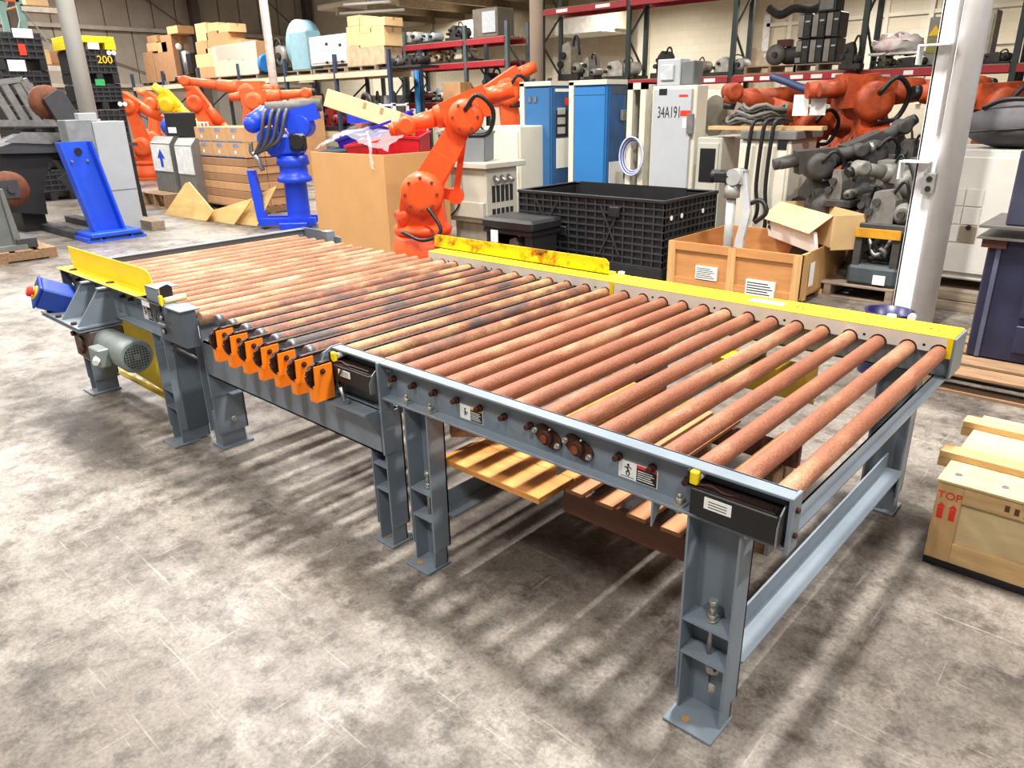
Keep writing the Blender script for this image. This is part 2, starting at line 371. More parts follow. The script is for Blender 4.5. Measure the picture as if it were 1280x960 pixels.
# ------------------------------------------------------------------ the roller conveyor
cv = thing('roller_conveyor', 'long grey steel conveyor with rusty rollers and yellow guards across the concrete floor', 'conveyor', (-2.8, 2.35, 0))
def chan(name, x0, x1, yw, yf, z0, z1, m=GREY, t=.007, ft=.009):   # channel along X: web at yw, flanges reaching yf
    s = 1 if yf > yw else -1
    return MB().box(x0, x1, yw, yw+s*t, z0, z1).box(x0, x1, yw, yf, z1-ft, z1, .0015).box(x0, x1, yw, yf, z0, z0+ft, .0015).build(name, m, cv)
YN, YW, YF = 1.567, 1.617, 3.12
ZT, ZB_ = .812, .664
RC = .762; RR = .0285
# near section side rail, end plate, far rail
chan('side_rail', -2.108, -.548, YW, YN, ZB_, ZT)
ep = MB().box(-.548, -.538, YN-.006, YW+.002, ZB_-.006, ZT+.004, .002).build('end_plate', GREY, cv)
for z in (.775, .705): hexnut((-.538, YN+.022, z), (1, 0, 0), .0075, .008).build('end_bolt', RUSTB, ep)
chan('side_rail', -2.124, -.558, 3.145, 3.21, .655, .822)
MB().box(-.558, -.548, 3.115, 3.285, .665, .826, .002).build('end_plate', GREY, cv)
# rollers
roll = [(-2.06+.1123*i, RUSTA, YW+.006) for i in range(14)]
roll += [(-2.18-.1265*i, RUSTBB, YW+.006 if i < 2 else 1.555) for i in range(10)]
roll += [(-3.43-.1155*i, RUSTC, 1.52) for i in range(15)]
protos = {}
for i, (x, m, y0) in enumerate(roll):
    k = (m.name, y0)
    y1 = YF+.02 if i < 26 else 3.1
    k = (m.name, y0, y1)
    if k not in protos:
        mb = MB(); mb.lathe([(.022, y0), (RR-.001, y0+.002), (RR, y0+.005), (RR, y1-.004), (RR-.002, y1)], n=28, axis='Y')
        o = part_at(mb, 'roller', m, cv, (x, 0, RC)); protos[k] = o
        if y0 == 1.555:
            e = MB().lathe([(.012, y0-.012), (.026, y0-.01), (.0295, y0-.004), (.0297, y0+.02)], n=20, axis='Y'); eo = bpy.data.objects.new('roller_cap', e.mesh('roller_cap')); COL.objects.link(eo); eo.data.materials.append(CAPM); eo.parent = o
    else:
        s = protos[k]; o = inst(s, cv, (x, 0, RC))
        for ch in s.children:
            c = ch.copy(); COL.objects.link(c); c.parent = o
# axle bolts on the near web
ab = None
for i in (0, 1, 2, 3, 4, 5, 6, 9, 10, 11, 12):
    p = (roll[i][0]-.012, YW-.008, .745)
    if ab is None: ab = part_at(MB().cyl((0, 0, 0), (0, -.010, 0), .0125, n=8).cyl((0, -.010, 0), (0, -.026, 0), .0095, n=6), 'axle_bolt', RUSTB, cv, p)
    else: inst(ab, cv, p)
for x, z in ((-2.098, .775), (-2.098, .715)):
    MB().cyl((x, YW-.008, z), (x, YW-.012, z), .013, n=14).cyl((x, YW-.012, z), (x, YW-.022, z), .009, n=6).build('splice_bolt', GALV, cv)
# two flange bearings
for bxx, bz in ((-1.325, .728), (-1.205, .728)):
    s_ = MB(); poly = []
    for k in range(24):
        t = 2*math.pi*k/24; a = .030+.026*abs(math.cos(t))**2.2; poly.append((a*math.cos(t), a*math.sin(t)*.95))
    c_, n_ = math.cos(-.32), math.sin(-.32)
    poly = [(bxx+p[0]*c_-p[1]*n_, bz+p[0]*n_+p[1]*c_) for p in poly]
    be = s_.prism(poly, YW-.002, YW-.014).build('flange_bearing', mat('rusted_casting', '#4a2a1c', .7, .2, .4, 40), cv)
    MB().cyl((bxx, YW-.014, bz), (bxx, YW-.03, bz), .025, .022, n=18).build('bearing_hub', RUSTB, be)
    MB().cyl((bxx, YW-.03, bz), (bxx, YW-.037, bz), .013, n=16).build('shaft_end', mat('rust_bright', '#8a4a24', .6, .3, .3, 40), be)
    for sx in (-1, 1):
        q = (bxx+sx*.047*c_, YW-.012, bz+sx*.047*n_)
        hexnut(q, (0, -1, 0), .0095, .013).cyl((q[0], q[1]-.013, q[2]), (q[0], q[1]-.02, q[2]), .005, n=8).build('bearing_bolt', GALV, be)
    MB().cyl((bxx+.01, YW-.02, bz+.026), (bxx+.02, YW-.028, bz+.037), .003, n=6).build('grease_nipple', GALV, be)
# warning signs on the web
def sign(x0, x1, z0, z1, y, head, falling):
    s_ = MB().box(x0, x1, y-.0012, y, z0, z1).build('warning_sign', PAPER, cv)
    w = x1-x0; h = z1-z0
    MB().box(x0+w*.47, x1-w*.02, y-.002, y-.001, z0+h*.04, z0+h*.8).build('text_panel', INK, s_)
    MB().box(x0+w*.47, x1-w*.02, y-.002, y-.001, z0+h*.8, z1-h*.03).build('header_band', head, s_)
    mb = MB()
    for k in range(5): mb.box(x0+w*.5, x1-w*(.08+.04*(k % 3)), y-.0026, y-.002, z0+h*(.16+.12*k), z0+h*(.2+.12*k))
    mb.build('text_line', PAPER, s_)
    cx, cz = x0+w*.24, z0+h*.5; mb = MB(); Y_ = y-.0018
    if falling:
        segs = [((-.05, .16), (.05, -.02), .075), ((.05, -.02), (-.09, -.12), .06), ((-.09, -.12), (-.05, -.3), .05), ((.05, -.02), (.12, -.2), .055), ((.12, -.2), (.02, -.34), .045), ((-.05, .16), (-.2, .12), .045), ((-.05, .16), (.14, .2), .045), ((.14, .2), (.22, .1), .04)]; hd = (.02, .3)
        mb.box(x0+w*.06, x0+w*.4, y-.0018, y-.0012, z0+h*.1, z0+h*.13)
    else:
        segs = [((-.02, .12), (-.02, -.12), .09), ((-.02, .05), (.14, -.02), .04), ((-.02, -.12), (-.1, -.22), .05), ((-.02, -.1), (.08, -.2), .05), ((.12, -.12), (.2, .06), .05)]; hd = (-.02, .22)
    for (a, c, t) in segs:
        dv = Vector((c[0]-a[0], c[1]-a[1])).normalized(); nx, nz = -dv.y*t*h*.62, dv.x*t*h*.62
        mb.prism([(cx+a[0]*h-nx, cz+a[1]*h-nz), (cx+a[0]*h+nx, cz+a[1]*h+nz), (cx+c[0]*h+nx, cz+c[1]*h+nz), (cx+c[0]*h-nx, cz+c[1]*h-nz)], Y_, Y_+.0005)
    mb.cyl((cx+hd[0]*h, Y_, cz+hd[1]*h), (cx+hd[0]*h, Y_+.0005, cz+hd[1]*h), .075*h, n=12)
    mb.build('pictogram', INK, s_)
    return s_
sign(-1.722, -1.612, .684, .737, YW-.0072, YELI, False)
sign(-1.062, -.932, .682, .738, YW-.0072, REDI, True)
MB().box(-1.49, -1.41, YN+.012, YN+.03, ZT, ZT+.0012).build('rating_label', PAPER, cv)
# flange nuts by the legs
for x in (-1.99, -1.86, -.85, -.66):
    MB().box(x-.018, x+.018, YN+.008, YN+.04, ZB_+.009, ZB_+.014).cyl((x, YN+.024, ZB_+.014), (x, YN+.024, ZB_+.03), .011, n=6).cyl((x, YN+.024, ZB_+.03), (x, YN+.024, ZB_+.042), .006, n=8).cyl((x, YN+.024, ZB_), (x, YN+.024, ZB_-.014), .012, n=6).build('flange_bolt', GALV, cv)
MB().prism([(1.57, .664), (1.64, .664), (1.57, .585)], -.925, -.919, 'YZ').build('gusset', GREY, cv)
# legs
def leg(xc, w, y0, dp, zt, sh=(.325, .212), foot=.03, plate=None, back=False, m=GREY):
    x0, x1 = xc-w/2, xc+w/2; yb = y0+dp; t = .007
    if back: y0, yb = yb, y0
    o = MB().box(x0, x0+t, y0, yb, .085, zt).box(x1-t, x1, y0, yb, .085, zt).box(x0, x1, yb-t if not back else yb, yb if not back else yb+t, .085, zt).build('leg', m, cv)
    if sh:
        MB().box(x0+.002, x1-.002, y0+.002, yb, sh[0], sh[0]+.009).build('jack_shelf', m, o)
        i0, i1 = x0+t+.001, x1-t-.001
        slot = MB().box(i0, i0+.006, y0+.004, yb-.012, 0.01, sh[1]).box(i1-.006, i1, y0+.004, yb-.012, 0.01, sh[1])
        cx = xc+.006
        slot.box(i0, cx-.011, yb-.018, yb-.012, .01, sh[1]).box(cx+.011, i1, yb-.018, yb-.012, .01, sh[1]).box(cx-.011, cx+.011, yb-.018, yb-.012, .01, .06).box(cx-.011, cx+.011, yb-.018, yb-.012, .13, sh[1]).box(i0, i1, y0+.002, yb-.012, sh[1], sh[1]+.008)
        slot.build('foot_channel', m, o)
        cy = (y0+yb)/2
        MB().cyl((xc, cy, sh[1]+.008), (xc, cy, sh[0]+.03), .0075, n=10).cyl((xc, cy, sh[0]+.009), (xc, cy, sh[0]+.016), .017, n=12).cyl((xc, cy, sh[0]+.016), (xc, cy, sh[0]+.03), .0135, n=6).cyl((xc, cy, sh[0]+.03), (xc, cy, sh[0]+.062), .0085, n=10).cyl((xc, cy, sh[0]+.06), (xc, cy, sh[0]+.078), .0135, n=6).build('jack_bolt', GALV, o)
        MB().cyl((cx, yb-.018, .155), (cx, yb-.022, .155), .021, n=14).cyl((cx, yb-.022, .155), (cx, yb-.036, .155), .014, n=6).build('clamp_bolt', GALV, o)
    if plate:
        px0, px1, py0, py1 = plate
        b_ = MB().box(px0, px1, py0, py1, 0, .01, .002).build('base_plate', m, o)
        MB().cyl(((px0+px1)/2-.02, py0+.035, .0101), ((px0+px1)/2-.02, py0+.035, .0112), .012, n=14).build('anchor_hole', mat('rust_dust', '#a9793e', .8, 0, .2, 40), b_)
    return o
leg(-.736, .156, 1.572, .082, ZB_, plate=(-.815, -.66, 1.512, 1.65))
leg(-1.925, .13, 1.572, .082, ZB_, plate=(-1.995, -1.862, 1.53, 1.655))
leg(-2.165, .10, 1.572, .09, .60, sh=(.36, .25), plate=(-2.235, -2.11, 1.56, 1.68))
leg(-3.60, .095, 1.567, .17, .6, sh=None)
MB().box(-3.64, -3.56, 1.585, 1.72, .01, .2).box(-3.66, -3.53, 1.57, 1.745, 0, .012).build('foot_channel', GREY, cv)
hexnut((-3.553, 1.66, .155), (1, 0, 0), .016, .014).build('clamp_bolt', GALV, cv)
leg(-3.83, .13, 1.46, .17, .625, sh=(.30, .2), plate=(-3.915, -3.755, 1.41, 1.55))
leg(-5.03, .12, 1.46, .15, .60, sh=(.33, .22), plate=(-5.11, -4.95, 1.42, 1.6))
# far legs
for xc, zt in ((-.736, .655), (-1.925, .655), (-3.6, .6), (-5.03, .62)): leg(xc, .15, 3.15, .08, zt, sh=None, plate=(xc-.08, xc+.08, 3.13, 3.26))
for xc in (-.736, -1.925, -3.6): MB().box(xc-.07, xc+.07, 3.16, 3.22, .01, .1).build('foot_channel', GREY, cv)
# cross braces along Y: angles between leg pairs, and the end spreader
for xc, z in ((-.725, .205), (-1.905, .22), (-3.58, .3), (-5.0, .3)):
    MB().box(xc, xc+.007, 1.65, 3.15, z, z+.075).box(xc, xc+.075, 1.65, 3.15, z, z+.007).build('cross_brace', GREY, cv)
for xc in (-.612, -1.3, -2.08): MB().box(xc, xc+.006, YW, 3.145, .60, .66).box(xc, xc+.05, YW, 3.145, .654, .66).build('spreader', GREY, cv)
# far side: white notched wear strip with yellow cover
for gx0, gx1, rs in ((-2.124, -.558, [r[0] for r in roll[:14]]), (-3.56, -2.132, [r[0] for r in roll[14:26]])):
    zt_, zb_ = .824, .752; out = [(gx0, zt_), (gx0, zb_)]
    for x in sorted(rs):
        if not (gx0+.03 < x < gx1-.03): continue
        for k in range(9):
            t = math.pi*(1-k/8); out.append((x+.0345*math.cos(t), max(zb_, RC+.0345*math.sin(t))))
    out += [(gx1-.02, zb_), (gx1-.02, zt_)]
    g = MB().prism(out, YF-.006, YF+.006).build('wear_strip', WHP, cv)
    xs = sorted(rs)
    for j in (1, 4, 7, 10, 12):
        if j < len(xs)-1:
            xm = (xs[j]+xs[j+1])/2; MB().cyl((xm, YF-.0055, .785), (xm, YF-.0075, .785), .0055, n=10).build('screw_head', BLK, g)
    MB().box(gx1-.02, gx1, YF-.008, YF+.006, .745, .826).box(gx0, gx1, YF-.008, 3.285, .824, .830, .002).box(gx0, gx1, 3.279, 3.285, .76, .826).build('guard_cover', YEL, cv)
mb = MB()
for x in (-.66, -.9, -1.2, -1.5, -1.75, -2.3, -2.9): mb.cyl((x, 3.2, .83), (x, 3.2, .8315), .006, n=8).cyl((x+.03, 3.19, .83), (x+.03, 3.19, .8315), .006, n=8)
mb.build('cover_rivet', INK, cv)
MB().box(-1.42, -1.26, 3.17, 3.23, .83, .8312).build('rating_label', PAPER, cv)
for x, y_ in ((-.83, 3.275), (-2.2, 3.29)): MB().cyl((x, y_, .826), (x, y_, .842), .018, n=14).build('cover_knob', WHP, cv)
# worn yellow fence plate standing on the rear cover
def worn():
    m = bpy.data.materials.new('worn_fence_yellow'); m.use_nodes = True; N = m.node_tree.nodes; L = m.node_tree.links; b = N['Principled BSDF']; b.inputs['Roughness'].default_value = .5
    tc = N.new('ShaderNodeTexCoord'); n = N.new('ShaderNodeTexNoise'); n.inputs['Scale'].default_value = 3.2; n.inputs['Detail'].default_value = 10; n.inputs['Roughness'].default_value = .75; n.inputs['Distortion'].default_value = .3; L.new(tc.outputs['Object'], n.inputs[0])
    r = N.new('ShaderNodeValToRGB'); e = r.color_ramp.elements; e[0].position = .36; e[0].color = lin('#3a2410'); e[1].position = .47; e[1].color = lin('#f3cf10'); k = e.new(.42); k.color = lin('#c98a10'); L.new(n.outputs[0], r.inputs[0]); L.new(r.outputs[0], b.inputs['Base Color']); return m
WORN = worn()
MB().prism([(-3.62, .83), (-2.24, .83), (-2.24, .895), (-2.262, .915), (-3.60, .915), (-3.62, .90)], 3.225, 3.232).box(-3.62, -2.24, 3.225, 3.30, .83, .836).build('fence_plate', WORN, cv)
MB().prism([(3.13, .60), (3.13, .42), (2.98, .60)], -1.5, -1.05, 'YZ').build('drip_guard', YEL, cv)

# ---- photo-eye housings on the near rail
def photo_eye(x0, x1, y0, y1, z0, z1, flip=False, cover=True):
    h = MB().box(x0, x1, y0, y1, z0, z1, .003).build('sensor_housing', BLK, cv)
    MB().box(x0-.02, x1-.01, y0+.004, y1+.004, z1, z1+.004).box(x0+.03, x1-.02, y0+.012, y0+.02, z1+.004, z1+.012).build('housing_lid', mat('brown_black_steel', '#2d211d', .5, .3, .3, 12), h)
    lx0 = x0+(x1-x0)*.18; lx1 = x0+(x1-x0)*.5
    pl = MB().box(lx0, lx1, y0-.0012, y0, z0+(z1-z0)*.42, z1-.012).build('name_label', PAPER, h)
    mb = MB()
    for k in range(3): mb.box(lx0+.012, lx1-.012, y0-.0018, y0-.0012, z0+(z1-z0)*(.5+.1*k), z0+(z1-z0)*(.525+.1*k))
    mb.build('print_line', INK, pl)
    if cover: MB().prism([(y0-.003, z0-.004), (y1, z0-.004), (y1, z1+.022), (y0+.03, z1+.016), (y0+.01, z1), (y0-.003, z1-.03)], x1, x1+.004, 'YZ').build('end_cover', STEEL, h)
    MB().box(x0-.008, x0+.016, y0+.004, y0+.022, z1+.006, z1+.044, .003).build('reflector_eye', YEL, h)
    MB().box(x0-.012, x0-.008, y0, y0+.03, z1+.002, z1+.046).build('eye_bracket', BLK, h)
    MB().cyl((x0+.008, y0+.024, z1+.026), (x0+.008, y0+.075, z1+.03), .0125, n=12).build('eye_tube', WHP, h)
    MB().tube([(x0+.01, y0+.01, z1+.006), (x0+.05, y0+.015, z1+.014), (x0+.09, y0+.01, z1+.008), (x0+.13, y0+.02, z1+.01)], .0035).build('cable', RUSTB, h)
    return h
photo_eye(-.80, -.565, 1.548, 1.603, .684, .762)
h2 = photo_eye(-2.37, -2.13, 1.535, 1.6, .692, .760)
MB().tube([(-2.30, 1.53, .75), (-2.31, 1.515, .70), (-2.29, 1.512, .67)], .004).build('cable', BLK, h2)
MB().cyl((-2.29, 1.512, .685), (-2.265, 1.51, .632), .008, .006, n=10).build('plug', STEEL, h2)
# ---- middle chain-transfer section
chan('side_rail', -2.405, -2.112, YW, YN, .60, ZT)
pr = [(1.50, .60), (1.62, .60), (1.62, .815), (1.57, .815), (1.535, .80), (1.515, .765), (1.505, .68)]
MB().prism(pr, -2.412, -2.405, 'YZ').build('end_plate', GREY, cv)
MB().box(-3.56, -2.135, YN, YN+.009, .425, .612).box(-3.56, -2.135, YN-.0, YN+.09, .604, .612).box(-3.56, -2.135, YN, YN+.09, .425, .433).build('deep_beam', GREY, cv)
MB().box(-2.40, -2.135, 1.50, YN, .604, .612).prism([(1.567, .604), (1.5, .604), (1.567, .5)], -2.142, -2.135, 'YZ').build('ledge', GREY, cv)
MB().box(-3.45, -2.41, 1.63, 1.638, .60, .72).build('backing_plate', GREY, cv)
MB().box(-2.118, -2.106, 1.56, 1.62, .43, .81).build('splice_plate', GREY, cv)
# orange chain brackets with sprocket and chain loop
def link_chain(yc0, yc1, zc, r, x):
    mb = MB(); p = .0165; pts = []
    n = int((yc1-yc0)/p)
    for k in range(n): pts.append((yc0+k*p, zc+r, 0))
    m_ = int(math.pi*r/p)
    for k in range(m_+1): t = math.pi/2-math.pi*k/m_; pts.append((yc1+r*math.cos(t), zc+r*math.sin(t), t-math.pi/2))
    for k in range(n): pts.append((yc1-k*p, zc-r, math.pi))
    for k in range(m_+1): t = -math.pi/2-math.pi*k/m_; pts.append((yc0+r*math.cos(t), zc+r*math.sin(t), t-math.pi/2))
    for i, (y_, z_, a) in enumerate(pts):
        w = .011 if i % 2 else .0085; M_ = Matrix.Translation((x, y_, z_)) @ Matrix.Rotation(a, 4, 'X')
        mb.box(-w, w, -.0088, .0088, -.0055, .0055 if abs(z_-zc-r) < 1e-6 else .009, 0, M_)
    return mb
bpro = None
for i in range(7):
    x = -2.375-.1285*i
    if bpro is None:
        b_ = part_at(MB().prism([(1.442, .625), (1.53, .625), (1.53, .768), (1.448, .768)], .012, .016, 'YZ').prism([(1.442, .625), (1.53, .625), (1.53, .73), (1.448, .70)], -.022, -.018, 'YZ').box(-.022, .016, 1.44, 1.446, .625, .69).box(-.022, .016, 1.44, 1.53, .623, .628), 'chain_bracket', ORG, cv, (x, 0, 0))
        subs = [(MB().lathe([(.036, -.006), (.044, -.004), (.044, .004), (.036, .006)], (-.004, 1.478, .7225), 20, 'X'), 'sprocket', CHAINM), (link_chain(1.478, 3.16, .7225, .047, -.004), 'chain', CHAINM),
                (MB().cyl((.016, 1.484, .744), (.021, 1.484, .744), .011, n=12).cyl((.021, 1.484, .744), (.03, 1.484, .744), .006, n=10), 'sprocket_pin', RUSTB),
                (MB().lathe([(.036, -.006), (.044, -.004), (.044, .004), (.036, .006)], (-.004, 3.16, .7225), 20, 'X'), 'sprocket', CHAINM),
                (MB().box(-.012, .004, 1.53, 3.12, .70, .755), 'chain_guide', GREYD)]
        for mb, nm, mm in subs:
            so = bpy.data.objects.new(nm, mb.mesh(nm)); COL.objects.link(so); so.data.materials.append(mm); so.parent = b_
        bpro = b_
    else:
        o = inst(bpro, cv, (x, 0, 0))
        for ch in bpro.children:
            c = ch.copy(); COL.objects.link(c); c.parent = o
# ---- far drive section
YC = 1.45
chan('side_rail', -5.10, -3.46, 1.51, YC, .622, .806)
MB().box(-3.72, -3.445, 1.442, 1.45, .622, .80).box(-3.453, -3.445, 1.45, 1.51, .622, .80).build('splice_plate', GREYD, cv)
for x, z in ((-5.06, .765), (-5.06, .695), (-3.67, .74), (-3.67, .67)):
    MB().cyl((x, YC-.003, z), (x, YC-.008, z), .017, n=14).cyl((x, YC-.008, z), (x, YC-.02, z), .011, n=6).build('splice_bolt', GALV, cv) if x > -4 else MB().cyl((x, 1.503, z), (x, 1.485, z), .014, n=6).build('splice_bolt', GALV, cv)
MB().prism([(YC, .622), (YC+.06, .622), (YC+.06, .806), (YC, .806)], -5.108, -5.1, 'YZ').build('end_plate', GREYD, cv)
for x in (-4.95, -4.83, -4.71, -4.28, -4.17, -4.05, -3.93, -3.8): inst(ab, cv, (x, 1.502, .745))
# yellow angle guard on top
MB().box(-5.10, -3.93, 1.432, 1.53, .806, .811).prism([(-5.06, .811), (-3.93, .811), (-3.90, .84), (-3.93, .915), (-3.98, .932), (-5.08, .932)], 1.515, 1.521).build('angle_guard', YEL, cv)
for x in (-4.93, -4.37): MB().cyl((x, 1.47, .811), (x, 1.47, .817), .022, n=12).build('guard_bolt', RUSTB, cv)
MB().box(-3.60, -3.44, 1.43, 1.535, .802, .810, .002).box(-3.60, -3.592, 1.43, 1.437, .77, .806).build('rail_cap', GREY, cv)
# sensor block of the drive end
h3 = MB().box(-3.93, -3.66, 1.43, 1.50, .772, .806, .003).build('sensor_housing', BLK, cv)
MB().box(-3.86, -3.77, 1.428, 1.4295, .776, .802).build('name_label', PAPER, h3)
MB().box(-3.84, -3.70, 1.45, 1.458, .806, .875).box(-3.84, -3.70, 1.45, 1.56, .872, .878).build('sensor_mount', GREY, h3)
MB().prism([(1.455, .80), (1.52, .80), (1.52, .88), (1.50, .895), (1.46, .885)], -3.69, -3.685, 'YZ').build('sensor_shield', BLK, h3)
MB().box(-3.675, -3.655, 1.44, 1.455, .80, .85).build('reflector_eye', YEL, h3)
MB().cyl((-3.665, 1.46, .82), (-3.665, 1.57, .822), .017, n=12).build('eye_tube', mat('ivory_plastic', '#e6d9a8', .5), h3)
MB().tube([(-3.72, 1.44, .77), (-3.70, 1.42, .74), (-3.66, 1.42, .715), (-3.62, 1.43, .712)], .004).build('cable', BLK, h3)
MB().cyl((-3.67, 1.42, .712), (-3.60, 1.425, .712), .012, .008, n=10).build('plug', STEEL, h3)
sign(-4.06, -3.94, .655, .74, 1.5028, REDI, False)
MB().cyl((-3.76, 1.50, .555), (-3.5, 1.5, .55), .006, n=8).cyl((-3.78, 1.50, .556), (-3.74, 1.5, .555), .014, n=8).build('grease_line', STEEL, cv)
# inner wall between drive post and deep beam
MB().box(-3.765, -3.755, 1.50, 1.64, .085, .62).build('post_panel', GREYD, cv)
MB().box(-3.56, -3.548, YN-.004, YN+.12, .3, .72).build('post_panel', GREY, cv)
# far end cross plate and corner plates
MB().box(-5.12, -5.108, 1.53, 3.2, .64, .822).box(-5.15, -5.085, 1.53, 3.2, .815, .822, .002).build('end_cross_plate', GREY, cv)
MB().box(-5.12, -4.86, 3.19, 3.2, .64, .83).box(-4.86, -4.62, 3.19, 3.2, .66, .80).box(-4.78, -4.7, 3.13, 3.2, .76, .84).build('end_plate', GREY, cv)
MB().box(-5.1, -3.56, 3.2, 3.208, .60, .70).build('side_rail', GREY, cv)
# gear motor, gussets, yellow belt guard
mt = MB().lathe([(.03, -.20), (.07, -.19), (.083, -.17), (.085, .10), (.088, .105), (.09, .19), (.08, .205)], (-4.12, 1.37, .50), 26, 'X').build('drive_motor', mat('motor_grey', '#7d8684', .45, .1, .15, 12), cv)
gr = MB().lathe([(.064, 0), (.064, .004)], (-3.914, 1.37, .50), 24, 'X').build('fan_grille', BLK, mt)
mb = MB()
for k in range(-4, 5):
    w = math.sqrt(max(0, .062**2-(k*.014)**2)); mb.box(-3.911, -3.908, 1.37+k*.014-.0025, 1.37+k*.014+.0025, .5-w, .5+w).box(-3.911, -3.908, 1.37-w, 1.37+w, .5+k*.014-.0025, .5+k*.014+.0025)
mb.cyl((-3.912, 1.37, .5), (-3.907, 1.37, .5), .018, n=14).build('grille_bar', mat('motor_grey', ''), mt)
jb = MB().box(-4.20, -4.07, 1.235, 1.295, .435, .535, .006).build('junction_box', mat('motor_grey', ''), mt)
MB().cyl((-4.10, 1.24, .485), (-4.05, 1.21, .48), .02, .016, n=10).build('cable_gland', WHP, jb)
MB().box(-4.55, -4.30, 1.28, 1.47, .40, .585, .012).cyl((-4.42, 1.26, .5), (-4.42, 1.28, .5), .04, n=14).build('gearbox', mat('brown_casting', '#5b4a40', .6, .2, .3, 14), mt)
MB().cyl((-4.38, 1.27, .47), (-4.38, 1.25, .47), .02, n=10).cyl((-4.47, 1.27, .55), (-4.47, 1.25, .55), .014, n=10).build('gearbox_plug', RUSTB, mt)
MB().box(-4.90, -4.30, 1.24, 1.47, .600, .610).box(-4.90, -4.30, 1.24, 1.47, .585, .594).build('motor_plate', GREY, cv)
for x in (-4.58, -4.34): MB().prism([(1.25, .61), (1.46, .61), (1.46, .80), (1.40, .80), (1.385, .79)], x-.006, x+.006, 'YZ').box(x-.012, x+.03, 1.385, 1.46, .795, .802).build('gusset', GREY, cv)
for x, y_ in ((-4.84, 1.27), (-4.66, 1.26), (-4.42, 1.26)): MB().cyl((x, y_, .61), (x, y_, .622), .016, n=6).build('plate_bolt', RUSTB, cv)
MB().prism([(-5.02, .15), (-4.06, .10), (-4.08, .3), (-4.16, .62), (-5.0, .62)], 1.64, 1.65).box(-5.02, -4.06, 1.60, 1.65, .1, .106).build('belt_guard', YEL, cv)

# control box on an arm
cn = (-.85*_r0 + Vector((0, 0, .55)) - .75*Vector((_f.x, _f.y, 0))).normalized(); cvv = (Vector((0, 0, 1))-cn*cn.z).normalized(); cww = cvv.cross(cn)
cb_o = Matrix.Translation((-4.83, 1.30, .70)) @ Matrix((cvv, cww, cn)).transposed().to_4x4() @ Matrix.Rotation(math.radians(18), 4, 'Z')
cb = MB().box(-.065, .065, -.08, .08, -.11, .075, .008).xf(cb_o).build('control_box', mat('control_blue', '#1d3f9c', .45, 0, .1, 8), cv)
MB().box(-.069, .069, -.084, .084, .075, .088, .004).xf(cb_o).build('box_lid', mat('control_blue', ''), cb)
MB().cyl((0, .015, .088), (0, .015, .094), .042, n=18).xf(cb_o).build('yellow_ring', YEL, cb)
MB().cyl((0, .015, .094), (0, .015, .107), .014, n=12).lathe([(.028, .107), (.03, .122), (.022, .13)], (0, .015, 0), 16).xf(cb_o).build('stop_button', REDI, cb)
MB().box(-.05, .0, -.078, -.04, .088, .0886).xf(cb_o).build('box_label', PAPER, cb)
MB().box(-4.90, -4.72, 1.36, 1.44, .60, .66).build('box_arm', GREY, cv)
MB().bar((-4.98, 1.34, .665), (-4.80, 1.45, .70), .12, .006).build('box_arm', GREY, cv)
# ------------------------------------------------------------------ timber lying under the conveyor
wb1 = thing('wooden_board', 'orange-brown wooden board lying under the near end of the conveyor', 'board', (-1.65, 1.9, .22))
for k in range(6):
    y0 = 1.665+.19*k; MB().box(-1.905+.01*k, -1.415+.01*k, y0, y0+.188, .425, .45, .002).build('plank', mat('orange_stained_wood', '#c98a45', .6, 0, .25, 3, stretch=(1, 7, 7)), wb1)
for x in (-1.84, -1.5): MB().box(x, x+.06, 2.5, 2.7, .0, .425).build('cleat', OLDW, wb1)
rb = thing('wooden_skid', 'dark reddish skid of slats showing below the near rail beside the board', 'skid', (-1.2, 2.0, .2))
for y_ in (1.775, 2.6): MB().box(-1.395, -.90, y_, y_+.025, .36, .45).build('runner', mat('reddish_old_wood', '#6a4230', .75, 0, .25, 4, stretch=(1, 8, 8)), rb)
for k in range(4): MB().box(-1.375+.125*k, -1.305+.125*k, 1.76, 2.68, .45, .464).build('slat', mat('reddish_slat', '#b07a52', .75, 0, .2, 4), rb)
for x in (-1.0, -1.36): MB().box(x, x+.05, 2.5, 2.7, .0, .36).build('block', OLDW, rb)
MB().bar((-1.93, 1.75, .53), (-1.80, 1.95, .50), .05, .05).build('cleat', OLDW, wb1)
# ------------------------------------------------------------------ builders for the things around
def B3(xl, xc, xr, yt, Y, zb=0.0):      # box seen with near vertical edge in column xc, faces reaching columns xl and xr
    p = at(xc, yt, Y=Y); return [SX(xl, Y, p.z), p.x, Y, SY(xr, p.x, p.z), zb, p.z]
def zat(px, py, Y): return at(px, py, Y=Y).z
def carton(label, b, m=CARD, group=None, tape=True, lab=False, name='carton', cat='box'):
    x0, x1, y0, y1, z0, z1 = b; t = thing(name, label, cat, ((x0+x1)/2, (y0+y1)/2, z0), 0, group)
    MB().box(*b, .006).build('body', m, t)
    if tape:
        ym = (y0+y1)/2; zz = z1-(z1-z0)*.3
        MB().box(x0-.001, x1+.001, ym-.03, ym+.03, z1-.002, z1+.0015).box(x1-.002, x1+.0015, ym-.03, ym+.03, zz, z1).build('tape', TAPE, t)
        MB().box(x0+.004, x1-.004, y0-.001, y0+.002, z1-(z1-z0)*.5-.002, z1-(z1-z0)*.5+.002).build('seam', CARDD, t) if z1-z0 > .7 else None
    if lab: MB().box(x0+(x1-x0)*.55, x0+(x1-x0)*.85, y0-.002, y0, z0+(z1-z0)*.45, z0+(z1-z0)*.75).build('label', PAPER, t)
    return t
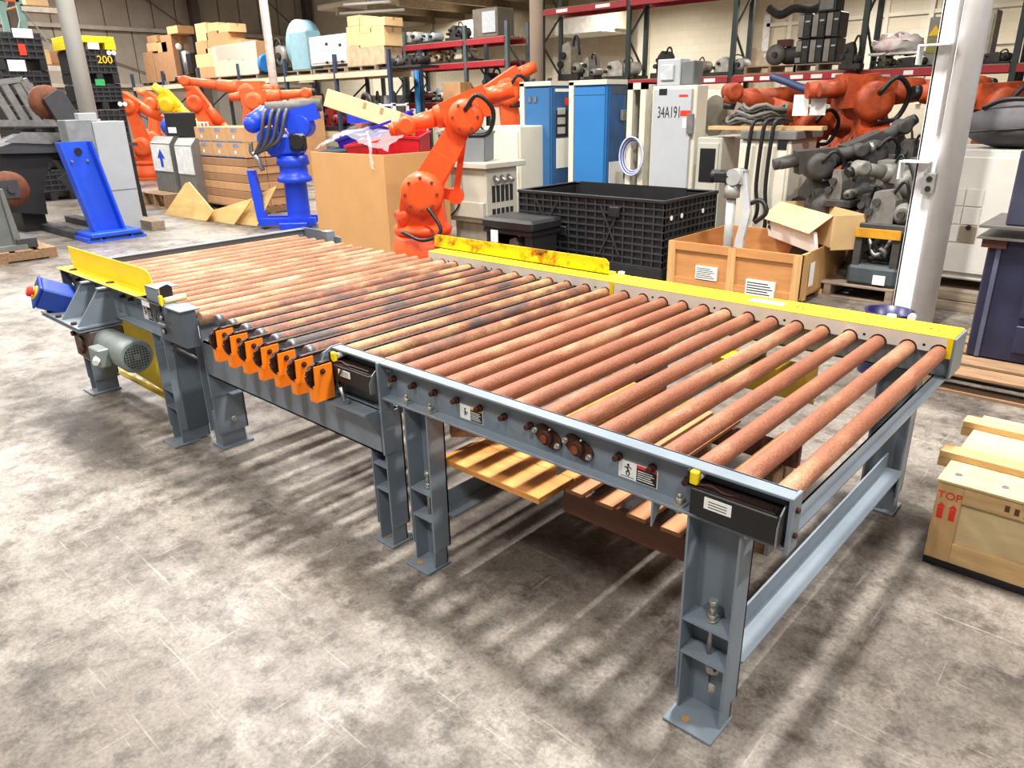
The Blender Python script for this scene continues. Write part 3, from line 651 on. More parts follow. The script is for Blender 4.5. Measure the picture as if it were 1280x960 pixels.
def pallet(label, x0, x1, y0, y1, z0, h=.13, m=None, n=5, group=None):
    m = m or OLDW; t = thing('pallet', label, 'pallet', ((x0+x1)/2, (y0+y1)/2, z0), 0, group)
    w = (y1-y0)/(n+(n-1)*.35)
    for i in range(n): MB().box(x0, x1, y0+i*w*1.35, y0+i*w*1.35+w, z0+h-.02, z0+h, .003).build('deck_board', m, t)
    for i in range(3):
        xx = x0+(x1-x0-.06)*i/2; MB().box(xx, xx+.06, y0, y1, z0+.018, z0+h-.02).build('stringer', m, t)
    for yy in (y0, (y0+y1)/2-.05, y1-.1): MB().box(x0, x1, yy, yy+.1, z0, z0+.018).build('bottom_board', m, t)
    return t
def rack(label, xs, Y0, D, zs, H, mp, mb_, bay=None, decks=True, group=None):
    t = thing('pallet_rack', label, 'rack', ((xs[0]+xs[-1])/2, Y0+D/2, 0), 0, group)
    for x in xs:
        for y_ in (Y0, Y0+D-.08):
            u = MB().box(x-.045, x+.045, y_, y_+.08, 0, H).build('upright', mp, t)
            MB().box(x-.09, x+.09, y_-.03, y_+.11, 0, .01).build('foot_plate', mp, u)
        mb = MB(); z = .2; s = 0
        while z < H-.7:
            a, b_ = (Y0+.04, Y0+D-.04) if s % 2 == 0 else (Y0+D-.04, Y0+.04); mb = MB().bar((x, a, z), (x, b_, z+.7), .035); mb.build('brace', mp, t); z += .7; s += 1
    for z in zs:
        for a, c in zip(xs[:-1], xs[1:]):
            for y_ in (Y0-.02, Y0+D-.06): MB().box(a+.045, c-.045, y_, y_+.06, z-.12, z, .004).build('beam', mb_, t)
            if decks:
                for k in range(5): MB().box(a+.06, c-.06, Y0+.02+k*(D-.1)/5, Y0+.02+k*(D-.1)/5+.1, z, z+.02).build('deck_board', OLDWG, t)
    return t
def cabinet(label, b, m, name='control_cabinet', cat='cabinet', frame=None, doors=1, side=False, handles=True, feet=True):
    x0, x1, y0, y1, z0, z1 = b; t = thing(name, label, cat, ((x0+x1)/2, (y0+y1)/2, z0), 0)
    MB().box(x0, x1, y0, y1, z0+.08, z1, .012).build('body', frame or m, t)
    if feet: MB().box(x0+.03, x1-.03, y0+.03, y1-.03, z0, z0+.08).build('plinth', DARK, t)
    w = (x1-x0)/doors
    for i in range(doors):
        d = MB().box(x0+i*w+.03, x0+(i+1)*w-.03, y0-.02, y0, z0+.14, z1-.06, .006).build('door', m, t)
        if handles: MB().box(x0+(i+1)*w-.10, x0+(i+1)*w-.07, y0-.045, y0-.02, (z0+z1)/2-.06, (z0+z1)/2+.1, .004).build('handle', BLK, d)
    if side: MB().box(x1, x1+.02, y0+.04, y1-.04, z0+.14, z1-.06, .006).build('side_door', m, t)
    return t
def motor(label, p, axis, r, L, m, name='electric_motor', cat='motor', group=None):
    t = thing(name, label, cat, (p[0], p[1], p[2]), 0, group); c = (p[0], p[1], p[2]+r+.04)
    MB().lathe([(r*.4, -L/2), (r*.9, -L/2+.02), (r, -L/2+.06), (r, L*.32), (r*1.04, L*.33), (r*1.04, L/2-.03), (r*.85, L/2)], c, 16, axis).build('housing', m, t)
    MB().lathe([(r*.18, -L/2-.12), (r*.18, -L/2)], c, 10, axis).build('shaft', STEEL, t)
    q = .35*L
    MB().box(c[0]-(q if axis == 'X' else r*.8), c[0]+(q if axis == 'X' else r*.8), c[1]-(q if axis == 'Y' else r*.8), c[1]+(q if axis == 'Y' else r*.8), p[2], p[2]+.06).build('foot', DARK, t)
    MB().box(c[0]-r*.4, c[0]+r*.4, c[1]-r*.4, c[1]+r*.4, c[2]+r*.8, c[2]+r*1.35, .01).build('terminal_box', m, t)
    return t
def scrap(label, name, cat, b, m, seed, m2=None, group=None):    # machine part lying on a rack: frame, housing, shafts, pipes
    r_ = random.Random(seed); x0, x1, y0, y1, z0, z1 = b; w, d, h = x1-x0, y1-y0, z1-z0; t = thing(name, label, cat, ((x0+x1)/2, (y0+y1)/2, z0), 0, group); m2 = m2 or DARK
    MB().box(x0, x1, y0, y1, z0, z0+h*.18, .01).build('base_frame', m2, t)
    a = x0+w*r_.uniform(.05, .2); c = x0+w*r_.uniform(.45, .65)
    MB().prism([(a, z0+h*.18), (c, z0+h*.18), (c, z0+h*r_.uniform(.6, .8)), (c-w*.12, z0+h*r_.uniform(.8, .95)), (a+w*.05, z0+h*r_.uniform(.7, .9)), (a, z0+h*.5)], y0+d*.15, y1-d*.1).build('housing', m, t)
    rr = min(h*.32, w*.2); cx = x0+w*.78; MB().lathe([(rr*.6, 0), (rr, .03), (rr, d*.55), (rr*.7, d*.62)], (cx, y0+d*.1, z0+h*.18+rr), 14, 'Y').build('drum', m, t)
    MB().cyl((cx, y0-.02, z0+h*.18+rr), (cx, y0+d*.1, z0+h*.18+rr), rr*.35, n=10).build('hub', m2, t)
    MB().tube([(c-w*.1, y0+d*.4, z0+h*.75), (c+w*.05, y0+d*.35, z1), (cx, y0+d*.3, z0+h*.95), (cx+w*.08, y0+d*.3, z0+h*.6)], max(.012, h*.035)).build('hose', BLK, t)
    for k in range(2): MB().cyl((a+w*.12*k, y0+d*.15, z0+h*(.4+.2*k)), (a+w*.12*k, y0+d*.02, z0+h*(.4+.2*k)), h*.08, n=8).build('boss', m2, t)
    return t
def robot(label, loc, rz, s, m, hs=.62, q2=20, L1=.75, q3=0, L2=.85, ped=0, wrist=BLK, md=None, rod=True, cables=True, group=None, q4=None, bolts=False):
    t = thing('industrial_robot', label, 'robot', loc, rz, group, local=True); md = md or DARK; V = Vector
    def bd(mb, n, mm, par=None):
        for i in range(len(mb.v)): mb.v[i] = mb.v[i]*s
        return mb.build(n, mm, par or t)
    z0 = ped
    if ped: bd(MB().box(-.26, .26, -.26, .26, 0, ped*.98).box(-.36, .36, -.36, .36, 0, .03), 'pedestal', md)
    ba = bd(MB().box(-.34, .34, -.3, .3, z0, z0+.05, .01).lathe([(.30, z0+.05), (.27, z0+.14), (.25, z0+.24), (.22, z0+.28)], n=20), 'base', m)
    tu = bd(MB().lathe([(.24, z0+.28), (.25, z0+.33), (.2, z0+.36)], n=20).prism([(-.2, z0+.34), (.2, z0+.34), (.17, z0+hs+.02), (.02, z0+hs+.12), (-.14, z0+hs+.02)], -.15, .13), 'turret', m)
    sh = V((.03, 0, z0+hs)); e = sh+V((math.sin(math.radians(q2))*L1, 0, math.cos(math.radians(q2))*L1))
    so = bd(MB().lathe([(.1, -.27), (.165, -.255), (.175, -.2), (.175, -.11), (.15, -.1)], sh, 20, 'Y'), 'shoulder_joint', m)
    for k in range(8 if bolts else 0): a = k*math.pi/4; bd(MB().cyl(sh+V((.13*math.cos(a), -.26, .13*math.sin(a))), sh+V((.13*math.cos(a), -.275, .13*math.sin(a))), .014, n=6), 'flange_bolt', md, so)
    bd(MB().cyl(sh+V((0, .1, 0)), sh+V((0, .28, 0)), .14, .12, 16), 'axis_motor', m)
    bd(MB().cyl(sh+V((-.22, -.12, -.22)), sh+V((-.08, -.05, -.16)), .075, .085, 14), 'axis_motor', m)
    bd(MB().bar(sh+V((0, -.06, 0)), e+V((0, -.06, 0)), .13, .26, up=(1, 0, 0), w2=.11, h2=.17).bar(sh+V((0, -.06, 0)), sh+(e-sh)*.5+V((0, -.06, 0)), .17, .2, up=(1, 0, 0)), 'lower_arm', m)
    d = V((math.cos(math.radians(q3)), 0, math.sin(math.radians(q3)))); u = V((-d.z, 0, d.x))
    if d.x < 0: u = -u
    el = bd(MB().lathe([(.08, -.2), (.135, -.185), (.14, -.14), (.14, .12), (.11, .16)], e, 18, 'Y').bar(e-d*.2+u*.08, e+d*.18+u*.06, .24, .24, w2=.2, h2=.18), 'elbow_housing', m)
    for k in range(6 if bolts else 0): a = k*math.pi/3; bd(MB().cyl(e+V((.1*math.cos(a), -.19, .1*math.sin(a))), e+V((.1*math.cos(a), -.205, .1*math.sin(a))), .012, n=6), 'flange_bolt', md, el)
    bd(MB().cyl(e-d*.2+u*.1+V((0, .06, 0)), e-d*.42+u*.1+V((0, .06, 0)), .07, .06, 12).cyl(e-d*.2+u*.1+V((0, -.07, 0)), e-d*.38+u*.1+V((0, -.07, 0)), .055, .05, 12), 'axis_motor', m)
    w = e+d*L2+u*.06
    bd(MB().cyl(e+d*.12+u*.06, e+d*(L2*.5)+u*.06, .105, .085, 16).cyl(e+d*(L2*.5)+u*.06, w, .072, .058, 16), 'upper_arm', m)
    d4 = d if q4 is None else V((math.cos(math.radians(q4)), 0, math.sin(math.radians(q4))))
    bd(MB().lathe([(.05, -.09), (.075, -.08), (.075, .08), (.05, .09)], w, 14, 'Y').cyl(w, w+d4*.1, .065, .06, 14), 'wrist', m)
    bd(MB().cyl(w+d4*.1, w+d4*.15, .058, .05, 14), 'tool_flange', wrist)
    if rod: bd(MB().bar(sh+V((.3*math.cos(math.radians(q2)), .16, -.06)), e-d*.12*(1 if d.x > 0 else -1)+V((.1, .16, -.02)), .05, .07).cyl(sh+V((.3*math.cos(math.radians(q2)), .11, -.06)), sh+V((.3*math.cos(math.radians(q2)), .21, -.06)), .07, n=12), 'link_rod', m)
    if rod: bd(MB().bar(sh+V((0, .15, 0)), sh+V((.3*math.cos(math.radians(q2)), .15, -.06)), .06, .09), 'crank_lever', m)
    if cables:
        bd(MB().tube([e+V((0, -.2, .05)), e+V((.1, -.24, .16)), e+V((.22, -.2, .05)), e+V((.18, -.15, -.12)), e+V((.02, -.18, -.14))], .018), 'cable', BLK)
        bd(MB().tube([sh+V((.05, -.27, -.1)), sh+V((.15, -.32, -.28)), sh+V((.0, -.3, -.36)), sh+V((-.18, -.22, -.3))], .016), 'cable', BLK)
    return t
def tote(label, c, L, Wd, h, rot, m, name='tote_bin'):
    t = thing(name, label, 'bin', c, 0, local=True); t.rotation_euler = rot; w = .012
    MB().box(-L/2, L/2, -Wd/2, Wd/2, 0, w).build('bottom', m, t)
    for n_, b in (('wall', (-L/2, L/2, -Wd/2, -Wd/2+w, w, h)), ('wall', (-L/2, L/2, Wd/2-w, Wd/2, w, h)), ('wall', (-L/2, -L/2+w, -Wd/2, Wd/2, w, h)), ('wall', (L/2-w, L/2, -Wd/2, Wd/2, w, h))): MB().box(*b).build(n_, m, t)
    r = MB()
    for b in ((-L/2-.015, L/2+.015, -Wd/2-.015, -Wd/2, h-.03, h), (-L/2-.015, L/2+.015, Wd/2, Wd/2+.015, h-.03, h), (-L/2-.015, -L/2, -Wd/2, Wd/2, h-.03, h), (L/2, L/2+.015, -Wd/2, Wd/2, h-.03, h)): r.box(*b)
    r.build('rim', m, t)
    return t
def sheet_wrap(label, xs, ys, zf, seed, group=None):   # crumpled clear film
    r_ = random.Random(seed); n, m_ = 18, 14; v = []; f = []
    for j in range(m_+1):
        for i in range(n+1):
            x = xs[0]+(xs[1]-xs[0])*i/n; y_ = ys[0]+(ys[1]-ys[0])*j/m_
            v.append((x+r_.uniform(-.02, .02), y_+r_.uniform(-.02, .02), zf(i/n, j/m_)+r_.uniform(-.03, .03)))
    for j in range(m_):
        for i in range(n): a = j*(n+1)+i; f.append((a, a+1, a+n+2, a+n+1))
    o = MB().add(v, f, True).build('plastic_wrap', FILM); tag(o, label, 'plastic film', group); return o
def film_mat():
    m = bpy.data.materials.new('clear_film'); m.use_nodes = True; N = m.node_tree.nodes; L = m.node_tree.links; b = N['Principled BSDF']
    b.inputs['Base Color'].default_value = (.9, .92, .95, 1); b.inputs['Roughness'].default_value = .15; b.inputs['Alpha'].default_value = .2
    return m
FILM = film_mat()

# ------------------------------------------------------------------ right foreground: pine crate
CRK_ = (-.47, 0)
cx0, cx1, cy0, cy1, cz1 = -.468, .55, 2.86, 3.62, .365
cr = thing('shipping_crate', 'pale pine shipping crate with red TOP arrows in the right foreground', 'crate', (.04, 3.24, 0))
MB().box(cx0+.005, cx1, cy0+.014, cy1, .05, cz1-.014).build('body', PLY, cr)
MB().box(cx0, cx1, cy0, cy1, 0.0, .03).build('skid_base', BLK, cr)
MB().box(cx0, cx0+.085, cy0, cy0+.016, .03, cz1-.012, .002).build('post_board', PINEZ, cr)
MB().box(cx0+.085, cx1, cy0, cy0+.016, .285, cz1-.012, .002).build('rail_board', PINE, cr)
MB().box(cx0+.085, cx1, cy0, cy0+.016, .03, .115, .002).build('rail_board', PINE, cr)
MB().box(cx0-.006, cx1, cy0-.006, cy1, cz1-.012, cz1, .002).build('lid', PLY, cr)
for y_ in (3.05, 3.42): MB().box(cx0-.05, cx1, y_, y_+.08, cz1, cz1+.03, .002).box(cx0-.05, cx0-.006, y_, y_+.08, .33, cz1+.0).build('batten', PINE, cr)
for x in (-.42, -.27, -.1, .1): MB().cyl((x, 2.93, cz1), (x, 2.93, cz1+.003), .012, n=10).build('bolt', STEEL, cr)
text('TOP', .042, REDI, cr, (cx0+.045, cy0-.0015, .302), (1, 0, 0), (0, 0, 1))
for x in (cx0+.024, cx0+.064):
    MB().box(x-.010, x+.010, cy0-.002, cy0, .205, .25).prism([(x-.014, .254), (x+.014, .254), (x, .272)], cy0-.002, cy0).build('arrow_mark', REDI, cr)
MB().box(-.22, -.15, 3.24, 3.29, cz1, cz1+.0015).build('label', YELI, cr)
mb = MB()
for k in range(5): mb.box(-.25+.03*k, -.235+.03*k, cy0-.001, cy0, .305-.004*k, .33-.003*k)
mb.build('stencil_mark', mat('brown_stencil', '#5a3c22', .8), cr)
# ------------------------------------------------------------------ column with outlet
colw = mat('column_white', '#e9e9ea', .55, 0, .06, 5)
pc = at(1141, 400, Y=6.3); PX, PY = pc.x, 6.3
co = thing('steel_column', 'white painted steel column with outlet box behind the yellow guard', 'column', (PX, PY, 0))
MB().cyl((PX+.06, PY-.02, 0), (PX+.06, PY-.02, 8.6), .085, n=28).build('pipe', colw, co)
MB().box(PX-.16, PX+.0, PY-.03, PY+.0, 0, 8.6, .004).box(PX-.16, PX-.145, PY-.03, PY+.12, 0, 8.6).build('flange', colw, co)
MB().cyl((PX-.045, PY-.045, 1.42), (PX-.045, PY-.045, 8.6), .014, n=10).build('conduit', colw, co)
zo = zat(1160, 228, PY)
ob = MB().box(PX-.08, PX+.005, PY-.10, PY-.03, zo-.075, zo+.075, .005).build('outlet_box', mat('outlet_grey', '#8f8d89', .4, .3), co)
for z in (zo-.035, zo+.035): MB().cyl((PX-.037, PY-.1, z), (PX-.037, PY-.106, z), .02, n=14).build('socket', BLK, ob)
for yy in (68, 211):
    z = zat(1160, yy, PY); x = PX-.2
    MB().box(x-.05, PX-.05, PY-.14, PY-.02, z+.05, z+.062).box(x-.05, x-.038, PY-.14, PY-.02, z-.07, z+.05).build('bracket', colw, co)
# ------------------------------------------------------------------ right rear: cabinets on timbers, bag, drum
Yc = 6.95; zt = zat(1215, 186, Yc); wx0 = SX(1150, Yc, .6); wx1 = .2
wc = cabinet('tall off-white steel cabinet behind the white column under the grey bag', [wx0, wx1, Yc, Yc+.7, .18, zt], mat('offwhite_panel', '#c9c6be', .5, 0, .06, 3), doors=1, handles=False, feet=False)
px0 = SX(1185, Yc, .9)
for i in range(2):
    for j in range(3):
        z = zat(1185, 245, Yc)-j*.145; MB().box(px0+i*.13, px0+i*.13+.12, Yc-.026, Yc-.02, z-.065, z+.065).build('breaker_plate', mat('offwhite_panel', '') if (i, j) != (1, 2) else mat('brown_plate', '#857868', .5), wc)
MB().cyl((px0+.19, Yc-.03, zat(1185, 282, Yc)), (px0+.19, Yc-.022, zat(1185, 282, Yc)), .02, n=12).build('knob', BLK, wc)
for k, z in enumerate((0, .09)): tag(MB().box(wx0+.05, wx1, Yc-.05, Yc+.75, z, z+.086, .006).build('timber', OLDWG), ('lower' if k == 0 else 'upper')+' weathered timber under the off-white cabinet by the column', 'timber', 'timbers under the off-white cabinet')
# bag
zb = zt; bx0 = SX(1203, Yc+.1, zb); bag = thing('laptop_bag', 'grey fabric bag lying on the off-white cabinet at the right', 'bag', (bx0+.3, Yc+.2, zb))
m_ = MB().ball((bx0+.32, Yc+.18, zb+.17), 1, 18, 12, (.36, .26, .17)); MB.jitter(m_, .008); m_.build('body', mat('bag_grey', '#58565a', .85, 0, .15, 14), bag)
MB().tube([(bx0+.0, Yc-.02, zb+.12), (bx0+.2, Yc-.08, zb+.14), (bx0+.45, Yc-.06, zb+.16), (bx0+.62, Yc+.05, zb+.2)], .009).build('zip', BLK, bag)
MB().tube([(bx0+.1, Yc+.05, zb+.3), (bx0+.25, Yc+.0, zb+.36), (bx0+.45, Yc+.02, zb+.35), (bx0+.58, Yc+.08, zb+.26)], .018).build('strap', BLK, bag)
o = MB().ball((bx0+.85, Yc+.25, zb+.13), 1, 14, 10, (.26, .22, .14)).jitter(.02, 4).build('burlap_bundle', mat('burlap', '#a08a68', .9, 0, .25, 14)); tag(o, 'crumpled tan cloth bundle beside the grey bag', 'cloth')
# navy press cabinet on pallet
Yn = 5.28; NAVY = mat('navy_paint', '#2a2c46', .5, .1, .3, 3); nx0 = SX(1213, Yn, .3); ztn = zat(1236, 186, Yn)
pallet('weathered wooden pallet under the navy steel cabinet', nx0-.12, nx0+1.3, 4.86, 6.0, 0, .13, OLDW)
nc = thing('steel_cabinet', 'dark navy steel machine cabinet on a pallet at the right edge', 'cabinet', (nx0+.5, Yn+.3, .13))
zm = zat(1220, 290, Yn)
MB().box(nx0, nx0+1.0, Yn, Yn+.6, .13, zm-.03, .01).build('body', NAVY, nc)
MB().box(nx0+.06, nx0+1.0, Yn+.02, Yn+.6, zm+.05, ztn, .01).build('upper_body', mat('navy_dark', '#35374a', .55, .1, .3, 4), nc)
MB().box(nx0+.23, nx0+.3, Yn+.0, Yn+.02, .2, zm-.05).build('edge_rib', mat('navy_light', '#565970', .5), nc) if 0 else MB().box(nx0+.05, nx0+.075, Yn-.018, Yn, .14, zm-.04).build('edge_rib', mat('navy_light', '#565970', .5), nc)
MB().box(nx0-.06, nx0+1.0, Yn-.05, Yn+.6, zm+.035, zm+.05).box(nx0-.06, nx0+1.0, Yn-.05, Yn+.5, zm-.03, zm-.018).build('work_plate', mat('worn_plate', '#77736f', .45, .5, .2, 8), nc)
MB().box(nx0-.03, nx0+.1, Yn-.04, Yn+.1, zm-.08, zm-.03).build('clamp', RUSTB, nc)
for z in (.2, .42): MB().box(nx0+.24, nx0+.8, Yn-.02, Yn, z, z+.17, .004).build('drawer', NAVY, nc)
MB().box(nx0+.24, nx0+.8, Yn-.02, Yn, .64, zm-.06, .004).build('door', NAVY, nc)
MB().cyl((nx0+.29, Yn-.035, .7), (nx0+.29, Yn-.02, .7), .015, n=10).build('latch', BLK, nc)
MB().box(nx0+.2, nx0+.7, Yn+.008, Yn+.02, ztn-.28, ztn-.03).build('blue_panel', mat('panel_blue', '#20308c', .5), nc)
# drum
dp = at(1112, 388, Y=5.0); dr = thing('steel_drum', 'dark blue open drum standing behind the yellow guard', 'drum', (dp.x, 5.0, 0))
MB().lathe([(.135, 0), (.14, .02), (.14, dp.z*.5), (.146, dp.z*.5+.01), (.14, dp.z*.5+.03), (.14, dp.z-.01), (.148, dp.z), (.135, dp.z), (.135, dp.z-.2)], (dp.x, 5.0, 0), 28, cap=False).lathe([(.0, dp.z-.2), (.136, dp.z-.2)], (dp.x, 5.0, 0), 28, cap=False).build('shell', mat('drum_blue', '#1e1a52', .35, .1, .2, 5), dr)
q = at(1141, 396, Y=4.93); MB().cyl(q, q+Vector((.0, -.03, 0)), .024, n=12).build('lid_bolt', WHP, dr)

# ------------------------------------------------------------------ open-top timber crate with its contents
kx1 = at(1004, 318, Y=6.2).x; kz = .455; Yk = 6.2; kx0 = SX(836, Yk, kz); ky1 = SY(1066, kx1, kz)
kr = thing('open_crate', 'open-top wooden crate with shipping labels behind the yellow guard', 'crate', ((kx0+kx1)/2, (Yk+ky1)/2, 0))
WOODO = mat('orange_plywood', '#b9814b', .7, 0, .14, 3, stretch=(1, 1, 6)); PINK = mat('crate_pine', '#c69a63', .7, 0, .16, 3, stretch=(9, 9, 1))
MB().box(kx0, kx1, Yk+.018, Yk+.03, .08, kz).build('side_panel', WOODO, kr); MB().box(kx0, kx1, ky1-.03, ky1-.018, .08, kz).build('side_panel', WOODO, kr)
MB().box(kx0, kx0+.012, Yk+.03, ky1-.03, .08, kz).build('side_panel', WOODO, kr); MB().box(kx1-.03, kx1-.018, Yk+.03, ky1-.03, .08, kz).build('side_panel', PINK, kr)
MB().box(kx0, kx1-.02, Yk+.03, ky1-.03, .06, .08).build('bottom', WOODO, kr)
for xx in (kx0, (kx0+kx1)/2-.03, kx1-.075): MB().box(xx, xx+.075, Yk-.002, Yk+.018, .04, kz).build('post_board', PINK, kr)
MB().box(kx0+.075, kx1-.075, Yk, Yk+.018, kz-.075, kz).build('top_rail', WOODO, kr); MB().box(kx0+.075, kx1-.075, Yk, Yk+.018, .04, .12).build('bottom_rail', WOODO, kr)
for yy in (Yk, Yk+.1, ky1-.09): MB().box(kx1-.018, kx1, yy, yy+.08, .04, kz).build('post_board', PINK, kr)
MB().box(kx0, kx1, ky1-.018, ky1, kz-.075, kz).build('top_rail', WOODO, kr)
for yy in (Yk, (Yk+ky1)/2-.04, ky1-.09): MB().box(kx0, kx1, yy, yy+.09, 0, .06).build('runner', PINK, kr)
for xa, xb, za, zb_ in ((871, 897, 332, 348), (935, 971, 349, 372)):
    l0, l1 = SX(xa, Yk, .35), SX(xb, Yk, .35); z1, z0 = zat(xa, za, Yk), zat(xa, zb_, Yk)
    lb = MB().box(l0, l1, Yk-.004, Yk-.002 if xa < 900 else Yk-.002, z0, z1).build('shipping_label', PAPER, kr); mb = MB()
    for k in range(6): mb.box(l0+.01, l1-.015-.02*(k % 3), Yk-.0048, Yk-.004, z0+(z1-z0)*(.12+.14*k), z0+(z1-z0)*(.18+.14*k))
    mb.build('print_line', INK, lb)
    MB().box(l0-.002, l1+.002, Yk-.002, Yk+.018, z0, z1).build('label_back', PAPER, kr)
MB().box(kx1, kx1+.002, Yk+.2, Yk+.3, .15, .36).build('shipping_label', PAPER, kr)
# open carton standing askew inside
oa, ob_ = at(977, 252, Z=.735), at(1042, 270, Z=.735); od = (ob_-oa); oL = od.length; orz = math.atan2(od.y, od.x)
oc = thing('open_carton', 'open cardboard box holding manuals inside the wooden crate', 'box', (oa.x, oa.y, kz+.002), orz, local=True); oD, oH = .30, .735-kz
for b in ((0, oL, 0, .006, 0, oH), (0, oL, oD-.006, oD, 0, oH), (0, .006, .006, oD-.006, 0, oH), (oL-.006, oL, .006, oD-.006, 0, oH)): MB().box(*b).build('wall', CARDL, oc)
MB().box(0, oL, 0, oD, -.0, .008).build('bottom', CARD, oc)
MB().add([(0, -.004, oH), (oL, -.004, oH), (oL-.02, -.2, oH-.15), (-.02, -.2, oH-.15), (0, .002, oH), (oL, .002, oH), (oL-.02, -.194, oH-.156), (-.02, -.194, oH-.156)], [(0, 1, 2, 3), (7, 6, 5, 4), (0, 1, 5, 4), (1, 2, 6, 5), (2, 3, 7, 6), (3, 0, 4, 7)]).build('flap', CARDL, oc)
MB().box(oL, oL+.006, .01, oD-.01, oH-.3, oH).build('flap', CARDL, oc)
mn = thing('manual', 'white printed manual leaning under the flap of the open carton', 'book', (oa.x, oa.y, .40), orz, local=True)
MB().add([(.0, -.1, .0), (oL-.04, -.1, .0), (oL-.04, -.14, .18), (.0, -.14, .18), (.0, -.07, .0), (oL-.04, -.07, .0), (oL-.04, -.11, .19), (.0, -.11, .19)], [(0, 1, 2, 3), (7, 6, 5, 4), (0, 1, 5, 4), (1, 2, 6, 5), (2, 3, 7, 6), (3, 0, 4, 7)]).build('pages', PAPER, mn)
for k, (x0_, z0_) in enumerate(((.03, .13), (.03, .08))): MB().box(x0_, x0_+.05, -.141+.011*k, -.138+.011*k-.0, z0_, z0_+.035).build('cover_print', mat('blue_print', '#2c5f9c', .6) if k == 0 else INK, mn)
# grey teach-arm tool in the crate
gt = thing('welding_tool', 'pale grey curved tool with black motor standing in the wooden crate', 'tool', (at(922, 290, Y=6.6).x, 6.6, .08)); gx = at(922, 290, Y=6.6).x
ztp = zat(915, 212, 6.6)
MB().cyl((gx-.09, 6.6, .08), (gx-.09, 6.6, ztp-.25), .045, n=14).cyl((gx-.09, 6.6, ztp-.25), (gx-.09, 6.6, ztp-.12), .075, n=14).build('column', mat('tool_grey', '#a8aaa8', .45, .2, .12, 9), gt)
MB().cyl((gx-.06, 6.52, ztp-.06), (gx-.06, 6.68, ztp-.06), .075, n=16).box(gx-.1, gx+.03, 6.54, 6.66, ztp-.12, ztp).build('head', mat('tool_grey', ''), gt)
MB().cyl((gx-.28, 6.56, ztp-.06), (gx-.1, 6.58, ztp-.06), .06, n=14).box(gx-.24, gx-.12, 6.5, 6.62, ztp-.11, ztp-.02, .01).build('motor', BLK, gt)
MB().prism([(gx-.01, ztp-.02), (gx+.05, ztp-.03), (gx+.09, ztp-.2), (gx+.12, ztp-.36), (gx+.08, ztp-.62), (gx+.08, .09), (gx-.02, .09), (gx+.0, ztp-.62), (gx+.05, ztp-.38)], 6.56, 6.6).build('curved_arm', mat('tool_light', '#c6cacd', .4, .2, .08, 9), gt)
MB().tube([(gx+.08, 6.6, ztp-.3), (gx+.2, 6.6, ztp-.26), (gx+.26, 6.6, ztp-.36), (gx+.16, 6.6, ztp-.46)], .022).build('hose', BLK, gt)
# ------------------------------------------------------------------ black collapsible bin
Yb = 6.35; zb_ = .786; nx1 = at(832, 252.6, Y=Yb).x; nx0_ = SX(648, Yb, zb_); ny1 = SY(897, nx1, zb_)
bn = thing('collapsible_bin', 'black ribbed plastic collapsible bulk bin behind the worn yellow plate', 'bin', ((nx0_+nx1)/2, (Yb+ny1)/2, 0))
RIB = mat('bin_rib', '#303134', .4, 0, .2, 9)
def ribwall(horiz, a0, a1, f, sgn, z0, z1, nv, nh, par):
    P_ = (lambda a, b, e0, e1, z0_, z1_: MB().box(a, b, f+min(e0*sgn, e1*sgn), f+max(e0*sgn, e1*sgn), z0_, z1_)) if horiz else (lambda a, b, e0, e1, z0_, z1_: MB().box(f+min(e0*sgn, e1*sgn), f+max(e0*sgn, e1*sgn), a, b, z0_, z1_))
    w = P_(a0, a1, -.03, -.018, z0, z1).build('wall_panel', BLKP, par)
    for k in range(nv+1): x = a0+(a1-a0-.014)*k/nv; P_(x, x+.014, -.018, 0, z0, z1).build('rib', RIB, w)
    for k in range(nh+1): z = z0+(z1-z0-.014)*k/nh; P_(a0, a1, -.018, .002, z, z+.014).build('rib', RIB, w)
    return w
w1 = ribwall(True, nx0_, nx1, Yb, -1, .12, zb_, 16, 9, bn); w2 = ribwall(False, Yb, ny1, nx1, 1, .12, zb_, 12, 9, bn)
MB().box(nx0_, nx1, ny1-.03, ny1, .12, zb_).build('wall_panel', BLKP, bn); MB().box(nx0_, nx0_+.03, Yb+.03, ny1-.03, .12, zb_).build('wall_panel', BLKP, bn)
MB().box(nx0_+.1, nx1-.35, ny1-.035, ny1-.03, zb_-.16, zb_+.02).build('drop_door', BLKP, bn)
MB().box(nx0_, nx1, Yb, ny1, 0.0, .12, .01).build('base', BLKP, bn)
for b in ((nx0_-.01, nx1+.01, Yb-.012, Yb+.03), (nx1-.03, nx1+.012, Yb, ny1), (nx0_-.01, nx1+.01, ny1-.03, ny1+.01), (nx0_-.01, nx0_+.03, Yb, ny1)): MB().box(*b, zb_-.02, zb_+.012, .004).build('rim', BLKP, bn)
for fx, z in ((.66, .6), (.3, .35)): x = nx0_+(nx1-nx0_)*fx; MB().box(x, x+.13, Yb-.03, Yb-.001, z, z+.1, .006).build('latch', BLKP, bn)
for y_ in (Yb+.12, Yb+.32, ny1-.3): MB().cyl((nx1+.003, y_, .62), (nx1+.006, y_, .62), .025, n=10).build('vent_hole', PAPER if y_ < Yb+.2 else PAPER, bn)
def xbrace(px, dx):
    x = nx0_+(nx1-nx0_)*px; MB().bar((x, Yb-.008, zb_-.08), (x+dx, Yb-.008, .2), .012, .014).bar((x+dx, Yb-.009, zb_-.08), (x, Yb-.009, .2), .012, .014).build('diagonal_rib', RIB, w1)
xbrace(.14, .3); xbrace(.6, .25)

